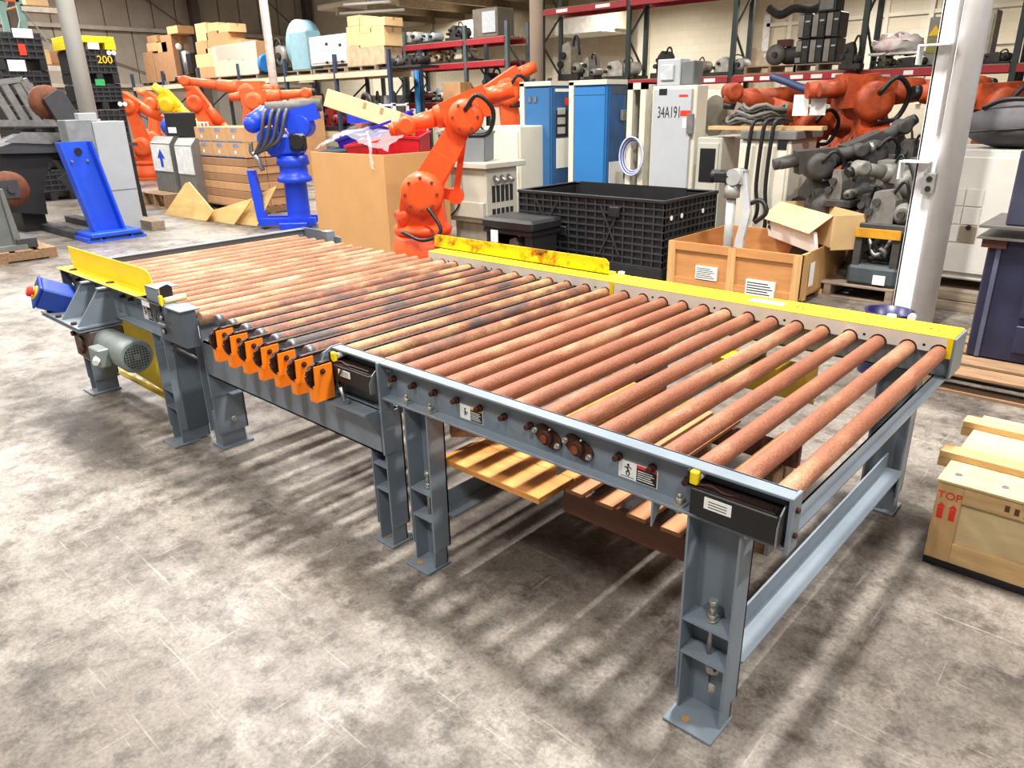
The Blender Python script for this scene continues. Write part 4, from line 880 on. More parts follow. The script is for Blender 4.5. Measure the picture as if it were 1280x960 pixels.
# ------------------------------------------------------------------ row of control cabinets
BLUE1 = mat('cabinet_blue', '#33699b', .4, 0, .08, 2); BLUE2 = mat('cabinet_blue_bright', '#2f77b8', .4, 0, .06, 2); CRM = mat('cabinet_cream', '#d8d3c2', .5, 0, .05, 2); CGR = mat('cabinet_grey', '#b3b8bd', .45, 0, .05, 2)
Y1 = 8.5
def bluecab(xl, xc, xr, yt, label, m, papers, dark):
    b = B3(xl, xc, xr, yt, Y1); x0, x1, y0, y1, z0, z1 = b; t = thing('control_cabinet', label, 'cabinet', ((x0+x1)/2, (y0+y1)/2, 0))
    MB().box(x0+.03, x1, y0+.02, y1, .08, z1-.04, .008).build('body', m, t); MB().box(x0+.05, x1-.02, y0+.05, y1-.03, 0, .08).build('plinth', DARK, t)
    MB().box(x0-.05, x0+.03, y0-.02, y1, .08, z1).box(x0-.05, x1+.02, y0-.02, y1, z1-.04, z1+.02).build('frame', CRM, t)
    d = MB().box(x0+.04, x1-.01, y0-.015, y0+.02, .12, z1-.07, .006).build('door', m, t)
    s_ = MB().box(x1, x1+.02, y0+.05, y1-.05, .12, z1-.07, .006).build('side_door', mat(m.name+'_shaded_side', '#2b5687', .4), t)  # darker blue carries the shade of this side in its colour
    if papers:
        for k in range(3): MB().box(x1+.02, x1+.03, y0+.13, y0+.3, z1-.42-.13*k, z1-.33-.13*k).build('meter', mat('meter_grey', '#b9bdbd', .4), s_)
        MB().box(x1+.02, x1+.024, y0+.1, y0+.36, z1-.72, z1-.36).build('meter_panel', DARK, s_); MB().box(x1+.024, x1+.028, y0+.1, y0+.42, z1-1.15, z1-.74).build('paper_sheet', PAPER, s_)
        MB().box(x1+.02, x1+.024, y0+.3, y0+.42, z1-.3, z1-.2).build('warning_label', REDI, s_); MB().box(x1+.02, x1+.023, y0+.08, y0+.42, z1-.12, z1-.08).build('maker_plate', PAPER, s_)
        for k in range(2): MB().box(x0+.12+.1*k, x0+.17+.1*k, y0-.035, y0-.015, z1-.25, z1-.18).build('hook', STEEL, d)
    else:
        MB().box(x1+.02, x1+.024, y0+.1, y0+.5, z1-.16, z1-.06).build('maker_plate', mat('plate_dark', '#47505a', .4), s_); MB().box(x1+.02, x1+.06, y0+.3, y0+.42, z1-.5, z1-.36, .01).build('lock_box', STEEL, s_)
        MB().box(x1+.02, x1+.026, y0+.08, y0+.42, z1-1.45, z1-1.02).build('paper_sheet', PAPER, s_)
        MB().box(x0+.04, x1-.01, y0-.018, y0-.015, z1-.17, z1-.165).build('door_seam', DARK, d)
    for k in range(2): MB().cyl((x0+.1+(x1-x0-.2)*k, y0+.1, z1+.02), (x0+.1+(x1-x0-.2)*k, y0+.1, z1+.06), .035, n=10).build('lifting_eye', BLK, t)
    return t
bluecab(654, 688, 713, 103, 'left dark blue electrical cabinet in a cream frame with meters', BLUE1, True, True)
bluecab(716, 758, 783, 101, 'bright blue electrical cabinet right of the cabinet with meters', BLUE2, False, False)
# open cream cabinet, blue cable coil, grey cabinet 34A191
b = B3(785, 808, 818, 103, Y1); x0, x1, y0, y1, z0, z1 = b
oc2 = thing('open_cabinet', 'open cream cabinet frame with a blue cable coil hung inside', 'cabinet', ((x0+x1)/2, Y1+.3, 0))
MB().box(x0, x0+.08, Y1, Y1+.06, 0, z1).build('post', CRM, oc2); MB().box(x1-.08, x1, Y1, Y1+.06, 0, z1).build('post', CRM, oc2); MB().box(x0, x1, Y1, Y1+.06, z1-.08, z1).build('header', CRM, oc2)
MB().box(x0, x1, Y1+.45, Y1+.47, .0, z1).box(x0, x0+.01, Y1+.06, Y1+.45, 0, z1).box(x1-.01, x1, Y1+.06, Y1+.45, 0, z1).box(x0, x1, Y1+.06, Y1+.45, z1-.02, z1).build('shell', mat('cabinet_cream_in', '#d5d2c4', .5), oc2)
cc = at(792, 195, Y=Y1-.02); cl = thing('cable_coil', 'coiled blue cable hanging on the open cream cabinet', 'cable', (cc.x, Y1-.03, cc.z))
for k in range(5): MB().tube([(cc.x+(.14+.01*k)*math.cos(a*math.pi/12), Y1-.03-.012*k, cc.z+(.19+.012*k)*math.sin(a*math.pi/12)) for a in range(24)], .012, 6, True).build('loop', mat('cable_blue', '#3a4aa0', .5) if k % 2 else mat('cable_white', '#c9cde0', .5), cl)
MB().cyl((cc.x, Y1-.03, cc.z+.19), (cc.x, Y1+.44, z1-.5), .01, n=6).build('lead', BLK, cl)
b = B3(818, 866, 874, 106, Y1-.08); x0, x1, y0, y1, z0, z1 = b; y1 = y0+.3
gc = thing('control_cabinet', 'light grey cabinet marked 34A191 in a cream frame', 'cabinet', ((x0+x1)/2, y0+.25, 0))
MB().box(x0-.04, x1+.05, y0+.03, y1, .08, z1, .01).build('frame', CRM, gc); MB().box(x0, x1, y0+.06, y1-.04, 0, .08).build('plinth', DARK, gc)
gd = MB().box(x0, x1, y0-.01, y0+.03, .14, z1-.04, .006).build('door', CGR, gc)
text('34A191', .19, INK, gc, (x0+(x1-x0)*.44, y0-.012, zat(850, 141, y0)), (1, 0, 0), (0, 0, 1), sx=.55)
MB().box(x1-.14, x1+.0, y0-.013, y0-.01, zat(862, 145, y0), zat(862, 138, y0)).build('red_label', REDI, gd); MB().box(x1-.17, x1-.05, y0-.013, y0-.01, zat(862, 121, y0), zat(862, 118, y0)).build('red_label', REDI, gd)
MB().box(x0+.08, x0+.19, y0-.013, y0-.01, zat(828, 119, y0), zat(828, 111, y0)).build('hazard_label', BLK, gd); MB().box(x1-.1, x1-.05, y0-.013, y0-.01, zat(862, 160, y0), zat(862, 148, y0)).build('spec_label', PAPER, gd)
MB().box(x1-.03, x1+.06, y0-.05, y0-.01, z1-.55, z1-.32, .01).build('lock_handle', STEEL, gd)
sb_ = MB().box(x0+.0, x0+.32, y0+.05, y0+.28, z1, z1+.3, .01).build('switch_box', CGR, gc); MB().box(x0+.06, x0+.24, y0+.02, y0+.05, z1+.06, z1+.24, .01).build('switch_cover', mat('cover_light', '#c9cdd2', .4), sb_); MB().box(x0+.33, x0+.5, y0+.05, y0+.28, z1, z1+.27, .01).build('vent_box', mat('vent_grey', '#6b6f70', .5), gc)
# beige cabinets to the right
b = B3(872, 912, 942, 112, 9.3); c1 = cabinet('cream loudspeaker-shaped cabinet with painted oval shadow behind the grey marked cabinet', b, CRM, handles=False)
ov = at(893, 145, Y=9.27); MB().lathe([(.17, 0), (.17, .015)], (0, 0, 0), 22, 'Y').xf(Matrix.Translation((ov.x, 9.27, ov.z)) @ Matrix.Diagonal((1, 1, 1.5, 1))).build('oval_shadow', mat('oval_shade', '#7d7768', .6), c1)  # dark disc draws the oval shadow on the cabinet front
b = B3(872, 903, 936, 172, 8.2); b[3] = b[2]+.9; c2 = cabinet('low grey cream enclosure with an open black port beside the marked cabinet', b, mat('enclosure_grey', '#b5b3a8', .5, 0, .08, 3), handles=False)
MB().box(b[0]+.06, b[1]-.06, b[2]-.026, b[2]-.02, b[5]-.5, b[5]-.12).build('port', BLK, c2)
b = B3(925, 990, 1012, 175, 8.0); b[3] = b[2]+.7; c3 = cabinet('cream cabinet with black cables hanging down its front', b, CRM, handles=False)
MB().box(b[0]+.02, b[1]+.06, b[2]-.04, b[3], b[5], b[5]+.09, .008).build('top_tray', mat('tray_grey', '#6f706d', .5), c3); q = at(979, 181, Y=8.0); MB().box(q.x-.05, q.x+.05, 7.974, 7.98, q.z-.05, q.z+.05).build('socket', BLK, c3)
for k, px in enumerate((940, 955, 967)):
    q = at(px, 170, Y=7.95); o = MB().tube([(q.x+.1, 8.15, q.z+.14), (q.x+.03, 7.97, q.z+.16), (q.x, 7.92, q.z+.05), (q.x-.02, 7.92, q.z-.5), (q.x+.02, 7.92, q.z-.75-.1*(k == 2)), (q.x-.01, 7.93, q.z-.9-.2*(k == 2))], .022).build('cable', BLK); tag(o, ('left', 'middle', 'right')[k]+' black cable hanging over the cream cabinet', 'cable', 'black cables on the cream cabinet')
q = at(950, 152, Y=8.3)
pk = MB().box(q.x-.55, q.x+.75, 8.15, 8.3, b[5]+.09, b[5]+.13).build('plank', PINE); tag(pk, 'narrow plank lying across the cream cabinet top', 'plank')
cw = thing('cable_coil', 'tangled grey cable coil heaped on the plank', 'cable', (q.x-.2, 8.35, b[5]+.13))
for k in range(6): MB().tube([(q.x-.15+.03*k+(.34-.02*k)*math.cos(a*math.pi/8), 8.4+(.2)*math.sin(a*math.pi/8), b[5]+.15+.035*k+.03*math.sin(a*1.7+k)) for a in range(16)], .022, 6, True).build('loop', mat('cable_grey', '#6e6a62', .6) if k % 2 else BLK, cw)

# ------------------------------------------------------------------ beige controller behind the orange robot
b = B3(556, 607, 646, 204, 6.9); x0, x1, y0, y1, z0, z1 = b
ct = thing('robot_controller', 'beige robot controller cabinet with vent slots behind the front orange robot', 'cabinet', ((x0+x1)/2, (y0+y1)/2, 0))
BEI = mat('beige_paint', '#b9b4a6', .5, 0, .07, 3)
MB().box(x0, x1, y0, y1, .25, z1-.07, .01).build('body', BEI, ct); MB().box(x0-.08, x1+.06, y0-.06, y1+.12, z1-.07, z1, .008).build('lid', BEI, ct); MB().box(x0+.1, x1-.05, y0+.06, y1, 0, .25).build('plinth', mat('beige_dark', '#8f8a7c', .6), ct)  # plinth in a darker beige than the body
MB().box(x0+.05, x1-.02, y0-.06, y0, .32, .52, .008).build('ledge_box', BEI, ct); MB().box(x0-.2, x0+.12, y0-.08, y0, .62, .88, .01).build('relay_box', BEI, ct)
for k in range(5):
    yy = y0+.1+(y1-y0-.25)*k/4
    for z in (.46, .30): MB().box(x1, x1+.004, yy, yy+.06, z+.05, z+(.26 if z > .4 else .13)).build('vent_slot', BLK, ct)
for k in range(3): MB().cyl((x1, y0+.15+.13*k, z1-.18), (x1+.09, y0+.15+.13*k, z1-.24), .03, n=8).build('connector', STEEL, ct)
MB().tube([(x0+.3, y0-.03, z1-.05), (x0+.34, y0-.08, .7), (x0+.3, y0-.08, .45), (x0+.1, y0-.1, .3), (x0-.2, y0-.15, .27)], .012).build('cable', BLK, ct)
b = B3(606, 650, 664, 158, 8.0); b[3] = b[2]+.6; cabinet('plain cream cabinet standing left of the blue cabinets', b, CRM, handles=False)
# black bench with junk
q0, q1 = SX(598, 5.75, .55), SX(662, 5.75, .55); bt = thing('tool_case', 'black moulded equipment case left of the ribbed bin', 'case', ((q0+q1)/2, 6.0, 0))
MB().box(q0, q1, 5.78, 6.3, .44, .56, .03).build('lid', BLKP, bt); MB().box(q0+.02, q1-.02, 5.8, 6.28, .40, .44).build('latch_rail', BLK, bt)
for x in (q0+.04, q1-.14): MB().box(x, x+.1, 5.82, 6.25, 0, .40, .01).build('leg', BLKP, bt)
MB().box(q0+.14, q0+.24, 5.79, 5.8, .3, .43).build('paper_tag', PAPER, bt)
scrap('grey pump assembly under the black moulded case', 'pump', 'pump', [q0+.25, q1-.16, 5.85, 6.2, 0, .38], mat('dull_metal', '#8b8a84', .5, .3, .3, 12), 5)

# ------------------------------------------------------------------ robots of the middle ground
p = at(533, 352, Z=0); robot('bright orange robot arm reaching left over the big cardboard box', (p.x, p.y, 0), YAW, 1.18, OROB, q2=33, L1=.69, q3=194, L2=.48, ped=.15, q4=192, wrist=OROB, bolts=True, md=mat('dark_orange', '#7a2c12', .6))  # pedestal and bolts in a darker brownish orange
p = at(612, 300, Z=0); robot('dusty orange robot arm behind the beige controller', (SX(640, 8.9, 1.5), 8.9, 0), YAW+.2, 1.4, mat('robot_orange_mid', '#e05a1c', .5, 0, .14, 6), q2=-8, L1=.72, q3=203, L2=.75, md=DARK)
# blue robot on its stand
bp_ = at(366, 284, Z=0); br_ = thing('industrial_robot', 'blue robot arm with hanging black hoses beside the cardboard box', 'robot', (bp_.x, bp_.y, 0), YAW, local=True)
MB().box(-.12, .3, -.28, .28, 0, .1, .01).box(-.42, .4, -.2, -.1, .06, .16).box(-.42, .4, .1, .2, .06, .16).build('base', BROB, br_)
MB().box(-.48, -.36, -.1, .1, .04, .16).prism([(-.5, .1), (-.38, .1), (-.38, .2), (-.46, .85), (-.56, .85)], -.07, .07).build('stand_arm', BROB, br_)
MB().lathe([(.2, .1), (.17, .16), (.165, .66), (.25, .68), (.25, .74), (.21, .76), (.2, .9), (.24, .92), (.22, 1.05)], (.12, 0, 0), 22).build('column', BROB, br_)
MB().box(-.18, .3, -.2, .2, 1.05, 1.35, .04).cyl((-.12, -.24, 1.28), (-.12, .24, 1.28), .17, n=18).build('shoulder_joint', BROB, br_)
MB().bar((-.1, 0, 1.5), (.55, .1, 1.66), .26, .22).cyl((.3, -.2, 1.45), (.3, .25, 1.45), .16, n=16).build('upper_arm', BROB, br_)
MB().cyl((-.38, -.15, 1.5), (-.22, .1, 1.62), .12, .14, 14).ball((-.36, -.12, 1.5), .13).build('wrist', BROB, br_)
MB().box(.18, .42, -.3, -.2, 1.12, 1.36, .03).cyl((.3, -.34, 1.25), (.3, -.2, 1.25), .1, n=10).build('valve_block', BLK, br_)
for k in range(4): MB().tube([(-.15+.1*k, -.1, 1.68), (-.13+.1*k, -.3, 1.6), (-.2+.09*k, -.34, 1.3), (-.3+.06*k, -.32, 1.12+.02*k), (-.36, -.3, 1.1), (-.38, -.25, 1.25)], .028).build('hose', mat('grey_hose', '#3c3b3b', .5), br_)
MB().cyl((-.34, -.3, 1.13), (-.25, -.27, .86), .045, .035, 10).build('connector', STEEL, br_)
MB().cyl((-.2, .1, 1.7), (.6, .15, 1.74), .09, n=12).build('grey_cover', GROB, br_)
# ------------------------------------------------------------------ big cardboard box with totes
g0, g1, gy0, gy1, gz = -8.70, -7.19, 5.68, 6.72, 1.165
gy = thing('bulk_carton', 'tall open brown cardboard bulk box full of plastic totes', 'box', ((g0+g1)/2, 6.2, 0)); GC = mat('bulk_board', '#c1935d', .85, 0, .05, 3)
for b in ((g0, g1, gy0, gy0+.02, 0, gz), (g0, g1, gy1-.02, gy1, 0, gz), (g0, g0+.02, gy0+.02, gy1-.02, 0, gz), (g1-.02, g1, gy0+.02, gy1-.02, 0, gz)): MB().box(*b, .003).build('wall_panel', GC, gy)
MB().box(g0+.02, g1-.02, gy0+.02, gy1-.02, .0, .02).build('bottom', GC, gy)
RED = mat('tote_red', '#c8202c', .4, 0, .1, 6); PUR = mat('tote_purple', '#3a22b4', .4, 0, .1, 6); GT = mat('tote_slate', '#5d6c78', .45, 0, .1, 6); GYT = mat('tote_grey', '#7d8285', .5, 0, .08, 6)
R_ = math.radians
tote('slate blue tote at the left rim of the cardboard box', (g0+.42, 5.98, 1.0), .6, .42, .22, (R_(6), R_(-4), .1), GT)
tote('purple tote tilted up in the cardboard box', (g0+.66, 6.36, 1.2), .95, .5, .3, (R_(14), R_(-14), .2), PUR)
tote('left red tote lying tilted in the cardboard box', (g1-.55, 5.98, 1.06), .5, .36, .26, (R_(10), R_(-6), .15), RED)
tote('right red tote leaning on the box edge below the orange arm', (g1-.34, 6.36, 1.13), .44, .4, .26, (R_(8), R_(4), .5), RED)
tote('grey tote with a yellow sticker behind the red totes', (g1-.05, 7.1, 1.02), .62, .45, .36, (R_(4), R_(3), .5), GYT)
lo = thing('long_carton', 'long plain carton lying tilted on top of the totes', 'box', (-8.1, 6.25, 1.62), 0, local=True); lo.rotation_euler = (R_(-14), R_(14), R_(10)); MB().box(-.62, .62, -.2, .2, -.1, .12, .006).build('body', CARDL, lo)
for x in (.02, .3): MB().box(x, x+.06, -.202, -.2, .02, .1).build('print_mark', mat('faint_print', '#8e7550', .8), lo)
sheet_wrap('crumpled clear plastic film over the totes in the cardboard box', (g0+.05, g1-.02), (5.72, 6.4), lambda u, v: 1.2+.28*v+.12*math.sin(u*4.2)*(1-v)+.1*u, 3)
MB_ = MB().tube([(g1-.3, 5.7, 1.42), (g1-.22, 5.67, 1.28), (g1-.2, 5.655, 1.14), (g1-.19, 5.655, 1.0)], .02, 5).jitter(.012, 3).build('plastic_strip', FILM); tag(MB_, 'twisted strip of clear film hanging over the box edge', 'plastic film')
# ------------------------------------------------------------------ pallet of cartons, plywood, kiosk
cy = 6.45; c1x = at(307, 198, Y=cy).x; c0x = SX(243, cy, 1.3); ztop = zat(307, 159, cy); zmid = zat(307, 198, cy); zlow = .14; ey = SY(352, c1x, 1.4)
pallet('pallet under the film-wrapped brown cartons', c0x, c1x, cy, ey, 0, .13, OLDW)
n = 6; hh = (zmid-zlow)/n
for k in range(n):
    z = zlow-.01+hh*k; off = .012*((k*7) % 3-1)
    for j in range(2):
        yj = cy+(ey-cy)*j/2
        carton('brown carton in layer %s of the film-wrapped stack, %s row' % (('one', 'two', 'three', 'four', 'five', 'six')[k], ('front', 'rear')[j]), [c0x+.01+off, c1x-.01+off, yj+.005, yj+(ey-cy)/2-.005, z, z+hh-.006], CARDD if k % 2 else CARD, 'film-wrapped brown cartons', tape=False)
hw = (c1x-c0x)/3; hz = (ztop-zmid)/2
for r_ in range(2):
    for c_ in range(3):
        for j in range(2):
            yj = cy+(ey-cy)*j/2
            t = carton('tan carton in the %s row of the stack, %s column, %s' % (('lower', 'upper')[r_], ('left', 'middle', 'right')[c_], ('front', 'rear')[j]), [c0x+hw*c_+.006, c0x+hw*(c_+1)-.006, yj+.006, yj+(ey-cy)/2-.006, zmid+hz*r_+.002, zmid+hz*(r_+1)-.002], CARD, 'tan cartons stacked on the wrapped pallet', tape=False)
            if j == 0:
                xm = c0x+hw*(c_+.5); z = zmid+hz*r_; MB().box(xm-.09, xm+.09, cy+.003, cy+.006, z+hz*.7, z+hz*.92).box(c0x+hw*c_+.03, c0x+hw*(c_+1)-.03, cy+.003, cy+.006, z+.01, z+.03).build('print_mark', mat('blue_grey_print', '#7c86a4', .8), t); MB().cyl((xm-.03, cy+.006, z+hz*.35), (xm-.03, cy+.003, z+hz*.35), .03, n=10).build('round_sticker', PAPER, t)
            if c_ == 2: MB().box(c1x-.006, c1x-.003, yj+.25, yj+.28, zmid+hz*r_+.02, zmid+hz*(r_+1)-.02).build('print_mark', mat('blue_grey_print', ''), t)
PLYY = mat('yellow_plywood', '#d9b573', .7, 0, .14, 2.2, stretch=(1, 1, 4))
def ply(label, pts, Yp, lean):
    t = thing('plywood_sheet', label, 'plywood', (at(pts[0][0], pts[0][1], Z=0).x, Yp, 0)); P = []
    base = [at(px, py, Y=Yp) for px, py in pts]; z0 = min(p.z for p in base)
    v = [(p.x, Yp+lean*(p.z-z0), p.z-z0) for p in base]; n_ = len(v); w_ = [(a, b_+.018, c) for a, b_, c in v]
    MB().add(v+w_, [tuple(range(n_)), tuple(range(2*n_-1, n_-1, -1))]+[(i, (i+1) % n_, n_+(i+1) % n_, n_+i) for i in range(n_)]).build('panel', PLYY, t); return t
ply('triangular plywood offcut leaning left of the carton stack', [(206, 272), (258, 281), (264, 269), (226, 233), (222, 234)], 5.62, .25)
ply('middle plywood offcut leaning on the carton stack', [(258, 281), (293, 287), (309, 255), (262, 270)], 5.72, .25)
ply('right plywood offcut with a sloping top leaning on the stack', [(296, 287), (322, 290), (335, 241), (310, 254)], 5.8, .25)
# wire mesh panel behind the kiosks
my = 7.6; ma, mb2 = SX(226, my, 1.2), SX(262, my, 1.2); mz = zat(244, 152, my); wm_ = thing('wire_mesh_panel', 'white wire mesh panel standing behind the kiosks and cartons', 'mesh panel', ((ma+mb2)/2, my, 0))
for k in range(9): MB().cyl((ma+(mb2-ma)*k/8, my, 0), (ma+(mb2-ma)*k/8, my, mz), .012, n=6).build('upright_wire', PAPER, wm_)
for k in range(6): MB().cyl((ma, my, .1+(mz-.12)*k/5), (mb2, my, .1+(mz-.12)*k/5), .012, n=6).build('cross_wire', PAPER, wm_)
# kiosk terminals
ky = 6.3; kb = at(216, 247, Y=ky)
STN = mat('brushed_steel', '#8d8c8a', .35, .6, .1, 9)
def kiosk(xl, xr, yt, yb, label, arrow, Yk_):
    x0, x1 = SX(xl, Yk_, 1.0), SX(xr, Yk_, 1.0); zt_ = zat((xl+xr)/2, yt, Yk_); t = thing('access_kiosk', label, 'kiosk', ((x0+x1)/2, Yk_+.3, 0))
    MB().prism([(Yk_, 0), (Yk_+.6, 0), (Yk_+.6, zt_), (Yk_+.1, zt_), (Yk_, zt_-.12)], x0, x1, 'YZ').build('body', STN, t)
    MB().box(x0+.02, x1-.02, Yk_-.012, Yk_, zt_-.62, zt_-.14).build('front_panel', mat('panel_white', '#d6d8d8', .45), t)
    if arrow:
        xm = (x0+x1)/2; z = zt_-.42; MB().prism([(xm-.05, z-.12), (xm+.05, z-.12), (xm+.05, z+.04), (xm+.15, z+.04), (xm, z+.2), (xm-.15, z+.04), (xm-.05, z+.04)], Yk_-.018, Yk_-.012).build('arrow_mark', mat('arrow_blue', '#1c3db8', .5), t)
    return t, x0, x1, zt_
kt, xa, xb, za = kiosk(189, 213, 171, 247, 'steel access kiosk with a blue arrow on its white panel', True, ky)
kiosk(219, 240, 173, 247, 'plain steel access kiosk right of the arrow kiosk', False, ky)
mo = thing('monitor', 'black monitor with white label on top of the arrow kiosk', 'monitor', (xb, ky+.3, za)); MB().box(xa+.35, xb+.35, ky+.2, ky+.42, za+.0, za+.42, .015).build('screen_case', BLKP, mo); MB().box(xa+.45, xb-.05, ky+.195, ky+.2, za+.06, za+.16).build('label', PAPER, mo)
o = MB().ball((xa+.2, ky+.4, za+.16), .25, 14, 8, (1.1, .8, .8)).build('cover', mat('cap_blue', '#2343b4', .5)); tag(o, 'rounded blue cover on the left end of the arrow kiosk', 'cover')
pallet('low stack of old pallets left of the plywood offcuts', SX(186, 6.05, .1), SX(214, 6.05, .1), 5.95, 6.25, 0, .26, OLDW, 3)
# ------------------------------------------------------------------ left machinery
SBLUE = mat('stand_blue', '#1b4fd0', .42, 0, .1, 5); CHAR = mat('charcoal_steel', '#3a3b3f', .55, .1, .2, 6); BMACH = mat('black_machine', '#141313', .55, 0, .3, 5)
bs = thing('column_stand', 'bright blue channel column stand on dark floor beams at the left', 'stand', (-11.5, 3.95, 0))
ya, yb = 3.78, 4.20; tl = Vector((-.02, -.20, 0)); H_ = 1.33
def lean(b, dz0=.12, dz1=H_):
    x0, x1, y0, y1 = b; v = []
    for z, k in ((dz0, 0), (dz1, 1)):
        for y_ in (y0, y1):
            for x in (x0, x1): v.append(Vector((x, y_, z))+tl*k)
    return MB().add(v, [(0, 2, 3, 1), (4, 5, 7, 6), (0, 1, 5, 4), (1, 3, 7, 5), (3, 2, 6, 7), (2, 0, 4, 6)])
lean((-11.55, -11.50, ya, yb)).build('web', SBLUE, bs); lean((-11.50, -11.36, ya, ya+.03)).build('flange', SBLUE, bs); lean((-11.50, -11.36, yb-.03, yb)).build('flange', SBLUE, bs)
MB().cyl((-11.5, 3.83, 1.2), (-11.49, 3.83, 1.2), .05, n=12).build('bolt_hole', BLK, bs)
for y_ in (3.72, 3.92): MB().cyl((-11.49, y_, 1.08), (-11.47, y_, 1.08), .018, n=8).build('bolt', STEEL, bs)
MB().box(-11.75, -11.2, 3.66, 4.34, .06, .12, .01).box(-11.24, -11.2, 3.6, 4.4, .0, .03).build('base_plate', SBLUE, bs)
for y_ in (3.62, 4.2):
    tag(MB().box(-13.9, -11.76, y_, y_+.18, 0, .1, .004).build('floor_beam', CHAR), '%s dark steel beam running on the floor behind the blue stand' % ('left' if y_ < 4 else 'right'), 'beam'); MB().box(-11.75, -11.22, y_, y_+.18, 0, .06).build('beam_socket', SBLUE, bs)
MB().box(-11.222, -11.21, 3.65, 3.77, .02, .08).box(-11.222, -11.21, 3.84, 4.16, .02, .08).box(-11.222, -11.21, 4.23, 4.35, .02, .08).build('beam_opening', BLK, bs)
tag(MB().box(-13.6, -11.6, 4.66, 4.86, 0, .14, .006).build('floor_beam', OLDWG), 'weathered beam lying on the floor right of the blue stand', 'beam')
# grey cabinet
gx = -12.0; y0, y1 = SY(122, gx, 1.2), SY(160, gx, 1.3); z1 = at(150, 151, X=gx).z
lc = thing('control_cabinet', 'plain light grey cabinet behind the blue column stand', 'cabinet', (gx-.3, (y0+y1)/2, 0)); LG = mat('light_grey_cabinet', '#a3a8ab', .5, 0, .05, 3)
MB().box(gx-.6, gx, y0, y1, .0, z1, .01).build('body', LG, lc); MB().box(gx, gx+.004, y0+.01, y1-.01, .60, .606).build('panel_seam', CHAR, lc); MB().box(gx-.35, gx-.02, y0-.35, y0, .9, z1+.03, .01).build('side_box', mat('mid_grey', '#7e8284', .5), lc); MB().box(gx-.2, gx-.05, y0-.15, y0+.1, z1, z1+.12, .01).build('top_box', LG, lc)
# black machine
bm = thing('turning_machine', 'black pivoting machine frame with rusty wheels at the left edge', 'machine', (-13.2, 3.0, 0)); mx = -13.0
P = lambda px, py, X=mx: (at(px, py, X=X).y, at(px, py, X=X).z)
MB().prism([P(0, 192), P(70, 186), P(95, 195), P(62, 200), P(55, 240), P(60, 268), P(0, 265)], mx-.5, mx, 'YZ').build('side_plate', BMACH, bm)
MB().prism([P(0, 183), P(40, 168), P(100, 168), P(118, 182), P(100, 190), P(0, 192)], mx-.9, mx+.1, 'YZ').build('top_deck', CHAR, bm)
MB().prism([P(0, 178), P(25, 165), P(92, 166), P(60, 180)], mx+.1, mx+.12, 'YZ').build('deck_plate', STEEL, bm)
MB().prism([P(46, 124), P(62, 113), P(72, 116), P(118, 190), P(112, 215), P(98, 205)], mx+.2, mx+.3, 'YZ').build('swing_arm', CHAR, bm)
w = P(56, 128); MB().lathe([(.1, 0), (.24, .02), (.24, .12), (.1, .14)], (mx+.04, w[0], w[1]), 24, 'X').build('wheel', mat('rust_wheel', '#6b3d26', .7, .2, .3, 12), bm)
w2 = P(10, 236, mx+.7); wh = MB().lathe([(.1, 0), (.24, .02), (.24, .1), (.1, .12)], (mx+.7, w2[0], w2[1]), 24, 'X').build('wheel', mat('rust_wheel', ''), bm); MB().box(mx+.82, mx+.84, w2[0]-.12, w2[0]+.1, w2[1]-.12, w2[1]+.12).cyl((mx+.84, w2[0], w2[1]), (mx+.88, w2[0], w2[1]), .05, n=10).build('hub_plate', CHAR, wh)
MB().prism([P(70, 200), P(100, 195), P(120, 230), P(130, 270), P(112, 272), P(100, 240)], mx-.2, mx+.05, 'YZ').build('gear_case', BMACH, bm); MB().prism([P(70, 222), P(82, 215), P(106, 244), P(98, 250)], mx+.05, mx+.12, 'YZ').build('lever', CHAR, bm)
MB().prism([P(140, 195), P(152, 185), P(172, 270), P(162, 280)], mx+.3, mx+.4, 'YZ').build('side_plate', BMACH, bm); MB().bar((mx+.25, P(118, 178)[0], P(118, 178)[1]), (mx+.25, P(162, 178)[0], P(162, 180)[1]), .1, .05).build('cross_bar', CHAR, bm)
MB().box(mx-1.0, mx-.2, P(30, 260)[0], P(60, 260)[0], 0, .3).build('foot', BMACH, bm)
# slanting steel frame on top
sf = thing('slanted_grating', 'slanting bare steel frame bars leaning above the black machine', 'grating', (-14.2, 2.6, 1.2)); X_ = -14.2
for k in range(4):
    a, b_ = at(-12+16*k, 105, X=X_), at(18+15*k, 152, X=X_); MB().bar(a, b_, .06, .1).build('bar', STEEL, sf)
MB().bar(at(-10, 104, X=X_), at(28, 99, X=X_), .08, .08).build('rail', STEEL, sf); MB().bar(at(28, 99, X=X_), at(62, 150, X=X_), .08, .12).build('rail', STEEL, sf); MB().bar(at(-10, 154, X=X_), at(70, 154, X=X_), .1, .1).build('rail', STEEL, sf)
